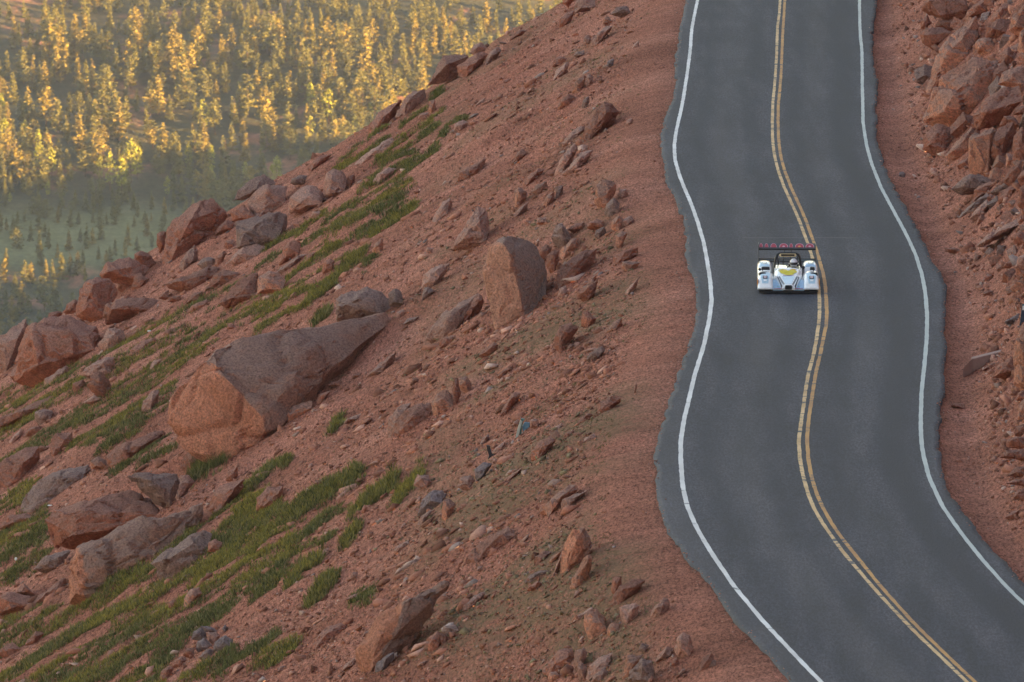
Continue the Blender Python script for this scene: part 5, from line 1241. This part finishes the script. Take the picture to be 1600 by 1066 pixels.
for s in (-1, 1):
    fx = lambda a, b_: (min(s * a, s * b_), max(s * a, s * b_))
    ff = Shell([(0.0, *fx(.52, .95), .15, .20), (.06, *fx(.50, .97), .125, .27), (.2, *fx(.49, .975), .12, .37), (.45, *fx(.49, .975), .12, .49), (.8, *fx(.49, .97), .13, .575), (1.1, *fx(.50, .965), .15, .585), (1.35, *fx(.51, .95), .17, .53), (1.6, *fx(.54, .94), .2, .42)])
    fo = ff.build('front_fender', 'car_white')
    c0 = s * .735
    ff.decal('fender_panel', (c0 - .095, c0 - .175), (c0 + .095, c0 + .175), .12, .80, 'car_pale_blue', fo)
    hl = ff.decal('headlight', (c0 - .075, c0 - .075), (c0 + .075, c0 + .075), .32, .50, 'lamp_dark', fo, lift=0.014)
    k = [(c0 + .052 * math.cos(a), .41 + .07 * math.sin(a)) for a in np.linspace(0, 6.283, 17)[:-1]]
    V = [(x, y - .013, ff.z(x, y) + .022) for x, y in k]; me = bpy.data.meshes.new('lens'); me.from_pydata(V, [], [tuple(range(16))]); obj('lens', me, MATS['lamp_pink'], hl)
    ff.decal('number_plate', (c0 - .05, c0 - .05), (c0 + .05, c0 + .05), .20, .29, 'car_white', fo, lift=0.012)
    bev_box('side_strip', *fx(.968, .985), .16, .62, .20, .42, 'car_orange', fo, 0.004)
    ff.decal('badge', (c0 - .10, c0 - .10), (c0 + .06, c0 + .06), .86, .93, 'lamp_dark', fo, 3, 6, 0.012)
    rf = Shell([(2.25, *fx(.52, .93), .15, .36), (2.5, *fx(.50, .955), .13, .48), (2.8, *fx(.49, .965), .13, .575), (3.2, *fx(.48, .965), .13, .60), (3.7, *fx(.49, .96), .14, .575), (4.0, *fx(.51, .95), .18, .50)])
    ro = rf.build('rear_fender', 'car_white')
    rf.decal('fender_panel', (c0 - .17, c0 - .15), (c0 + .17, c0 + .15), 2.62, 3.15, 'car_blue' if s > 0 else 'car_pale_blue', ro)
    e = [(c0 + .085 * math.cos(a), 2.95 + .12 * math.sin(a)) for a in np.linspace(0, 6.283, 21)[:-1]]
    V = [(x, y - .01, rf.z(x, y) + .016) for x, y in e] + [(c0 + (x - c0) * .72, 2.95 + (y - 2.95) * .6 - .01, rf.z(x, y) + .017) for x, y in e]
    me = bpy.data.meshes.new('emblem'); me.from_pydata(V, [], [(i, (i + 1) % 20, 20 + (i + 1) % 20, 20 + i) for i in range(20)]); obj('emblem', me, MATS['lamp_dark'], ro)
    Shell([(1.45, *fx(.44, .90), .10, .30), (1.7, *fx(.43, .92), .10, .37), (2.2, *fx(.43, .92), .10, .38), (2.4, *fx(.45, .90), .12, .34)]).build('side_pod', 'car_white')
    # nose wing between fender and nose: blue panel, white ridge, black slot, red script
    V = [(s * .16, .08, .135), (s * .50, .08, .135), (s * .50, .62, .34), (s * .40, .78, .375)]
    V += [(x, y + .01, z - .04) for x, y, z in V]
    me = bpy.data.meshes.new('nose_wing'); me.from_pydata(V, [], [(0, 1, 2, 3), (7, 6, 5, 4), (0, 4, 5, 1), (1, 5, 6, 2), (2, 6, 7, 3), (3, 7, 4, 0)])
    nw = obj('nose_wing', me, MATS['car_blue'], car)
    def bar(name, a, b_, w, h, mat, parent=car):
        a, b_ = Vector(a), Vector(b_); hw = Vector((w / 2, 0, 0)); up = Vector((0, -0.3 * h, h))
        V = [a - hw, a + hw, b_ + hw, b_ - hw, a - hw * .6 + up, a + hw * .6 + up, b_ + hw * .6 + up, b_ - hw * .6 + up]
        me = bpy.data.meshes.new(name); me.from_pydata([tuple(v) for v in V], [], [(0, 3, 2, 1), (4, 5, 6, 7), (0, 1, 5, 4), (1, 2, 6, 5), (2, 3, 7, 6), (3, 0, 4, 7)])
        return obj(name, me, MATS[mat], parent)
    bar('nose_ridge', (s * .155, .03, .12), (s * .36, .85, .40), .10, .075, 'car_white')
    bar('nose_slot', (s * .205, .10, .16), (s * .335, .70, .385), .028, .085, 'car_black')
    bar('wing_lip', (s * .165, .05, .125), (s * .52, .05, .125), .05, .035, 'car_white')
    for q in range(7):
        x_ = s * (.215 + q * .037); bev_box('red_script', x_ - .013, x_ + .013, .055, .064, .158, .158 + (.022 if q % 3 else .03), 'car_red' if q < 5 else 'car_purple', nw, 0)
    bev_box('green_script', *fx(.30, .36), .21, .22, .205, .22, 'car_green', nw, 0)
    for yy in (.80, 3.25):
        w_ = empty('wheel', (s * .80, yy, .29)); w_.parent = car
        for nm, r_, hw_, mt in (('tyre', .29, .13, 'tyre'), ('rim', .19, .135, 'rim')):
            rings = [[(x_, r2 * math.cos(a), r2 * math.sin(a)) for a in np.linspace(0, 6.283, 33)[:-1]] for x_, r2 in ((-hw_, r_ * .86), (-hw_ * .85, r_ * .98), (-hw_ * .4, r_), (hw_ * .4, r_), (hw_ * .85, r_ * .98), (hw_, r_ * .86))]
            loft(nm, rings, mt, w_)
    # mirrors
    mr = Shell([(1.22, *fx(.60 if s < 0 else .70, .84), .60, .66), (1.28, *fx(.58 if s < 0 else .69, .85), .585, .69), (1.36, *fx(.58 if s < 0 else .69, .85), .585, .69)], 6, .5).build('mirror', 'car_black')
    tube('mirror_stalk', [(s * .80, 1.32, .52), (s * .81, 1.32, .60)], .012, 'car_black', mr)
    if s < 0:
        tube('mirror_knob', [(-.90, 1.27, .615), (-.90, 1.22, .615)], .045, 'car_black', mr, 12)
    bev_box('end_plate', *fx(.905, .917), 3.62, 4.22, .46, 1.10, 'carbon', None, 0.003)
nose = Shell([(.03, -.155, .155, .12, .27), (.10, -.17, .17, .11, .295), (.5, -.25, .25, .11, .36), (.9, -.34, .34, .11, .435), (1.3, -.41, .41, .12, .53), (1.55, -.44, .44, .12, .58), (1.75, -.45, .45, .12, .60)], 5, .4)
no = nose.build('nose', 'car_white')
nose.decal('hood_panel', (-.10, -.20), (.10, .20), .12, .93, 'car_pale_blue', no)
for s in (-1, 1): nose.decal('hood_stripe', (s * .13 - .018, s * .30 - .03), (s * .13 + .018, s * .30 + .03), .12, 1.0, 'wing_grey', no, lift=0.009)
for dx, dy, rx, ry, mt in ((0, 1.22, .24, .17, 'car_yellow'), (-.14, 1.36, .13, .16, 'car_yellow'), (.15, 1.34, .13, .15, 'car_yellow'), (.02, 1.08, .15, .10, 'car_yellow'), (-.20, 1.48, .13, .07, 'cream'), (.16, 1.50, .10, .05, 'car_orange')):
    e = [(dx + rx * (1 + .12 * math.sin(3 * a + dx * 20)) * math.cos(a), dy + ry * (1 + .12 * math.cos(4 * a)) * math.sin(a)) for a in np.linspace(0, 6.283, 19)[:-1]]
    me = bpy.data.meshes.new('yellow_emblem'); me.from_pydata([(x, y - .006, nose.z(x, y) + .010 + .002 * (dx > 0) + .003 * (dy > 1.25)) for x, y in e], [], [tuple(range(18))]); obj('yellow_emblem', me, MATS[mt], no)
for q in range(9):
    x_ = -.15 + q * .0375; V = [(x, y - .006, nose.z(x, y) + .012) for x, y in ((x_ - .014, .955), (x_ + .012, .955), (x_ + .014, .955 + (.05 if q % 2 else .065)), (x_ - .010, .955 + .05))]
    me = bpy.data.meshes.new('hood_lettering'); me.from_pydata(V, [], [(0, 1, 2, 3)]); obj('hood_lettering', me, MATS['car_purple'], no)
loft('nose_intake', [[(-.10 * k, y, .135), (.10 * k, y, .135), (.115 * k, y, .20), (.095 * k, y, .275), (-.095 * k, y, .275), (-.115 * k, y, .20)] for y, k in ((.005, 1.0), (.12, .9))], 'car_black', no)
bev_box('cockpit_tub', -.45, .45, 1.75, 3.1, .10, .40, 'car_black')
bev_box('tonneau_cover', -.43, -.02, 1.74, 2.62, .40, .575, 'car_white', None, .04)
for q in range(8): bev_box('rim_lettering', -.38 + q * .037, -.355 + q * .037, 1.725, 1.74, .535, .553, 'lamp_dark', None, 0)
bev_box('cockpit_side', .36, .45, 1.74, 2.75, .38, .565, 'car_white', None, .03)
bev_box('headrest', .03, .36, 2.42, 2.75, .40, .66, 'car_black', None, .04)
Shell([(2.65, -.42, .42, .12, .52), (3.1, -.38, .38, .12, .50), (3.9, -.26, .26, .14, .36)], 5, .4).build('engine_cover', 'carbon')
tube('steering_wheel', [(.19 + .13 * math.cos(a), 1.80 + .04 * math.sin(a), .50 + .11 * math.sin(a)) for a in np.linspace(0, 6.283, 17)], .014, 'car_black')
tube('roll_hoop', [(-.43, 2.20, .40), (-.42, 2.24, .55), (-.40, 2.27, .72), (-.375, 2.29, .86), (-.335, 2.30, .945), (-.26, 2.30, .985), (0, 2.30, .995), (.26, 2.30, .985), (.335, 2.30, .945), (.375, 2.29, .86), (.40, 2.27, .72), (.42, 2.24, .55), (.43, 2.20, .40)], .038, 'car_black')
for s in (-1, 1): tube('hoop_brace', [(s * .33, 2.32, .93), (s * .28, 3.2, .46)], .022, 'car_black')
sc = bev_box('air_scoop', -.27, .27, 2.20, 2.34, .895, .985, 'cream', None, .02)
bev_box('scoop_mouth', -.215, .215, 2.19, 2.22, .915, .972, 'car_black', sc, .006)
wing = bev_box('rear_wing', -.905, .905, 3.72, 4.10, .925, .955, 'carbon', None, .008, .33)
bev_box('wing_lip', -.905, .905, 3.70, 3.735, .905, .955, 'car_black', wing, .005)
def wz(y): return .955 + .33 * (y - 3.72) + .004
for xa, xb, inner in ((205,280,0),(318,395,0),(440,572,0),(625,812,1),(838,912,0),(955,1145,2),(1175,1360,1)):
    xa, xb = [-.905 + (v - 195) / 1190 * 1.81 for v in (xa, xb)]; xc, hw_ = (xa + xb) / 2, (xb - xa) / 2
    for nm, kx, y0_, y1_, lift, mt in (('wing_letter', 1.0, 3.79, 4.07, .002, 'mark_pink'), ('letter_fill', .86, 3.79, 4.045, .004, 'car_red')) + ((('letter_hole', .30, 3.80, 3.91, .006, 'mark_pink' if inner == 1 else 'car_orange'),) if inner else ()):
        a = np.linspace(0, math.pi, 11); V = [(xc + hw_ * kx * math.cos(t), y0_ + (y1_ - y0_) * math.sin(t) ** .8, 0) for t in a]
        me = bpy.data.meshes.new(nm); me.from_pydata([(x, y, wz(y) + lift) for x, y, _ in V], [], [tuple(range(11))]); obj(nm, me, MATS[mt], wing)
for s in (-.13, .09): tube('wing_support', [(s, 3.85, .40), (s + .05, 3.88, .94)], .014, 'carbon')
bw = bev_box('beam_wing', -.905, .905, 3.98, 4.14, .50, .575, 'wing_grey', None, .006)
bev_box('beam_edge', -.905, .905, 3.955, 3.985, .485, .51, 'car_black', bw, .003); bev_box('beam_edge', -.905, .905, 3.97, 4.0, .575, .60, 'car_black', bw, .003)
tube('exhaust_pipe', [(.46, 2.72, .44), (.50, 2.60, .50)], .06, 'car_black')

# ------------------------------------------------------------------ the driver
plain('race_suit', (0.70, 0.62, 0.42), 0.8); plain('helmet_white', (0.72, 0.72, 0.78), 0.25, 0.5, 0, 0.5); plain('visor', (0.03, 0.03, 0.035), 0.15, 0.6); plain('glove', (0.05, 0.05, 0.06), 0.8); plain('skin', (0.45, 0.28, 0.20), 0.6)
dr = empty('person', CAR_P); dr.rotation_euler = car.rotation_euler.copy()
tag(dr, 'race driver in a pale suit and white helmet seated in the open cockpit', 'person')
J = {'pelvis': (.19, 2.32, .22, .13), 'waist': (.19, 2.36, .34, .12), 'chest': (.19, 2.34, .46, .135), 'neck': (.19, 2.30, .56, .055), 'head': (.19, 2.27, .68, .085),
     'shL': (.03, 2.30, .50, .06), 'elL': (-.02, 2.08, .42, .042), 'wrL': (.07, 1.86, .49, .030), 'haL': (.08, 1.81, .50, .032),
     'shR': (.35, 2.30, .50, .06), 'elR': (.39, 2.08, .42, .042), 'wrR': (.31, 1.86, .49, .030), 'haR': (.30, 1.81, .50, .032),
     'hipL': (.10, 2.28, .21, .085), 'knL': (.10, 1.85, .33, .06), 'anL': (.12, 1.45, .22, .04), 'toL': (.12, 1.36, .27, .035),
     'hipR': (.28, 2.28, .21, .085), 'knR': (.28, 1.85, .33, .06), 'anR': (.26, 1.45, .22, .04), 'toR': (.26, 1.36, .27, .035)}
E = [('pelvis', 'waist'), ('waist', 'chest'), ('chest', 'neck'), ('neck', 'head')]
for q in 'LR': E += [('chest', 'sh' + q), ('sh' + q, 'el' + q), ('el' + q, 'wr' + q), ('wr' + q, 'ha' + q), ('pelvis', 'hip' + q), ('hip' + q, 'kn' + q), ('kn' + q, 'an' + q), ('an' + q, 'to' + q)]
for q, sg in (('L', 1), ('R', -1)):
    hx, hy, hz_, _ = J['ha' + q]
    for f in range(4):
        J[f'f{q}{f}a'] = (hx - sg * .012, hy - .028, hz_ + .030 - f * .020, .010); J[f'f{q}{f}b'] = (hx + sg * .018, hy - .042 + .004 * abs(f - 1), hz_ + .028 - f * .019, .009)
        E += [('ha' + q, f'f{q}{f}a'), (f'f{q}{f}a', f'f{q}{f}b')]
    J[f't{q}'] = (hx + sg * .02, hy + .012, hz_ + .042, .011); E.append(('ha' + q, f't{q}'))
keys = list(J); me = bpy.data.meshes.new('body'); me.from_pydata([J[k][:3] for k in keys], [(keys.index(a), keys.index(b_)) for a, b_ in E], [])
body = obj('body', me, MATS['race_suit'], dr); md_ = body.modifiers.new('skin', 'SKIN')
for v_, k in zip(me.skin_vertices[0].data, keys): v_.radius = (J[k][3],) * 2; v_.use_root = (k == 'pelvis')
body.modifiers.new('sub', 'SUBSURF').levels = 1; body.modifiers['sub'].render_levels = 1
def ball(name, c, r, mat, parent, lo=-1.0, hi=1.0, a0=0, a1=6.283, n=20, m_=12):
    th = np.linspace(lo * math.pi / 2, hi * math.pi / 2, m_); ph = np.linspace(a0, a1, n)
    V = np.array([[(c[0] + r[0] * math.cos(t) * math.cos(p), c[1] + r[1] * math.cos(t) * math.sin(p), c[2] + r[2] * math.sin(t)) for p in ph] for t in th]).reshape(-1, 3)
    return obj(name, np_mesh(name, V, grid_faces(n, m_), True), MATS[mat], parent)
hel = ball('helmet', (.19, 2.27, .69), (.128, .145, .135), 'helmet_white', dr)
ball('visor', (.19, 2.27, .685), (.131, .149, .12), 'visor', hel, -.30, .18, math.pi * 1.12, math.pi * 1.88)
ball('chin_bar', (.19, 2.262, .655), (.120, .148, .10), 'helmet_white', hel, -.75, -.12, math.pi * 1.1, math.pi * 1.9)
ball('top_vent', (.19, 2.235, .795), (.022, .03, .03), 'visor', hel)

# ------------------------------------------------------------------ small things on the slope and the verge
def at_px(x, y, sink=0.0):
    d = float(hit_near(np.array([x]), np.array([y]))[0]); p = ray(x, y) * d; p[2] = float(hz(p[0], p[1])) - sink; return Vector(p), d
plain('green_metal', (0.10, 0.22, 0.20), 0.5, 0.4, 0.3); plain('pale_metal', (0.42, 0.48, 0.44), 0.5, 0.4, 0.2); plain('blue_metal', (0.10, 0.20, 0.27), 0.5, 0.4, 0.3)
plain('old_timber', (0.035, 0.030, 0.035), 0.9); plain('concrete_red', (0.36, 0.225, 0.19), 0.92, 0.2); plain('litter', (0.75, 0.75, 0.73), 0.7); plain('post_blue', (0.03, 0.05, 0.08), 0.6)
def slab(name, pts, th, mat, parent):
    """flat bent piece from a polygon with thickness th along y"""
    n = len(pts); V = [tuple(p) for p in pts] + [(p[0], p[1] + th, p[2]) for p in pts]
    me = bpy.data.meshes.new(name); me.from_pydata(V, [], [tuple(range(n))[::-1], tuple(range(n, 2 * n))] + [(i, (i + 1) % n, n + (i + 1) % n, n + i) for i in range(n)])
    return obj(name, me, MATS[mat], parent)
p, d = at_px(812, 679, 0.08); k = d / F_PX
ms = tag(empty('metal_scrap', p), 'bent green and blue metal scrap stuck upright in the scree', 'scrap')
slab('bent_post', [(-7*k, 0, -2*k), (-4*k, 0, -3*k), (1*k, 0, 16*k), (4*k, 0, 27*k), (1*k, 0, 29*k), (-3*k, 0, 16*k)], .06, 'pale_metal', ms)
slab('green_strip', [(-1*k, .07, 2*k), (2*k, .07, 2*k), (5*k, .07, 26*k), (8*k, .07, 30*k), (2*k, .07, 31*k), (1*k, .07, 22*k)], .05, 'green_metal', ms)
slab('sheet_panel', [(5*k, .2, 8*k), (15*k, .2, 15*k), (16*k, .25, 22*k), (8*k, .25, 23*k), (4*k, .22, 17*k)], .04, 'blue_metal', ms)
slab('foot_plate', [(2*k, .1, 0), (9*k, .1, 4*k), (8*k, .1, 10*k), (2*k, .1, 7*k)], .05, 'green_metal', ms)
p, d = at_px(769, 713, 0.1); k = d / F_PX
bp = tag(empty('broken_post', p), 'short dark broken post leaning over grey stones on the scree', 'post')
slab('shaft', [(-3*k, 0, 2*k), (2*k, 0, 1*k), (-4*k, 0, 22*k), (-9*k, 0, 22*k), (-8*k, 0, 16*k)], .10, 'old_timber', bp)
slab('splintered_foot', [(-7*k, -.02, 0), (4*k, -.02, -6*k), (6*k, -.02, 2*k), (2*k, -.02, 8*k), (-4*k, -.02, 7*k)], .16, 'old_timber', bp)
p, d = at_px(1597, 506, 0.1); k = d / F_PX
mp = tag(empty('marker_post', p), 'dark roadside marker post with pale top at the right edge', 'post')
slab('shaft', [(-4*k, 0, 0), (4*k, 0, 0), (5*k, 0, 36*k), (0*k, 0, 36*k)], .06, 'post_blue', mp); slab('reflector', [(0, -.012, 27*k), (4.5*k, -.012, 27*k), (4.8*k, -.012, 34*k), (.6*k, -.012, 34*k)], .01, 'litter', mp)
p, d = at_px(1519, 582, 0.12); k = d / F_PX
hw = tag(empty('culvert_headwall', p), 'low reddish concrete culvert headwall half buried beside the road', 'headwall')
def prism(name, front, back_dx, back_dy, mat, parent):
    n = len(front); V = [Vector(v) for v in front] + [Vector(v) + Vector((back_dx, back_dy, 0.0)) for v in front]
    me = bpy.data.meshes.new(name); me.from_pydata([tuple(v) for v in V], [], [tuple(range(n))[::-1], tuple(range(n, 2 * n))] + [(i, (i + 1) % n, n + (i + 1) % n, n + i) for i in range(n)])
    bm = bmesh.new(); bm.from_mesh(me); bmesh.ops.recalc_face_normals(bm, faces=bm.faces); bmesh.ops.bevel(bm, geom=bm.edges[:], offset=.015, segments=2, affect='EDGES'); bm.to_mesh(me); bm.free()
    return obj(name, me, MATS[mat], parent)
prism('wall', [(0, 0, -.2), (62*k, .9, -.1), (62*k, .9, 33*k), (0, 0, 28*k)], -.02, .30, 'concrete_red', hw)
prism('wing_wall', [(-16*k, -.55, -.25), (-1*k, -.05, -.25), (-1*k, -.05, 29*k), (-16*k, -.55, 19*k)], .10, .32, 'concrete_red', hw)
for i, (x, y, lab) in enumerate([(233, 520, 'crumpled white litter on the grass above the giant boulder'), (78, 794, 'flat white litter strip on a slab at lower left'), (25, 880, 'round white litter scrap in the grass at lower left')]):
    p, d = at_px(x, y, 0.0); bm = bmesh.new(); bmesh.ops.create_icosphere(bm, subdivisions=2, radius=1.0)
    sx, sy, sz_ = [(.075, .05, .035), (.085, .06, .02), (.05, .05, .06)][i]
    for v in bm.verts:
        v.co *= 1 + .35 * mnoise.noise(v.co * 2.3 + Vector((i * 5.0, 0, 0))); v.co = Vector((v.co.x * sx, v.co.y * sy, v.co.z * sz_ + sz_ * .9 + .06))
    tag(obj('paper_litter', bm_mesh(bm, 'paper_litter'), MATS['litter'], None, p), lab, 'litter')
# ------------------------------------------------------------------ evening haze: even, thin air round the whole place
hb = bpy.data.meshes.new('haze')
x0, x1, y0, y1, z0, z1 = -905, 605, -305, 4305, float(min(fz_.min(), -760)) - 1.0, float(max(zr.max(), fz_.max(), zb_.max())) + 6
hb.from_pydata([(x, y, z) for z in (z0, z1) for y in (y0, y1) for x in (x0, x1)], [], [(0, 2, 3, 1), (4, 5, 7, 6), (0, 1, 5, 4), (2, 6, 7, 3), (0, 4, 6, 2), (1, 3, 7, 5)])
hm = bpy.data.materials.new('haze'); hm.use_nodes = True; nt = hm.node_tree; nt.nodes.clear()
pv = nt.nodes.new('ShaderNodeVolumePrincipled'); pv.inputs['Color'].default_value = (0.80, 0.88, 0.98, 1); pv.inputs['Density'].default_value = 0.000036
pv.inputs['Anisotropy'].default_value = 0.2
mo = nt.nodes.new('ShaderNodeOutputMaterial'); nt.links.new(pv.outputs[0], mo.inputs['Volume'])
tag(obj('haze', hb, hm), 'thin pale evening haze filling the valley', kind='stuff')
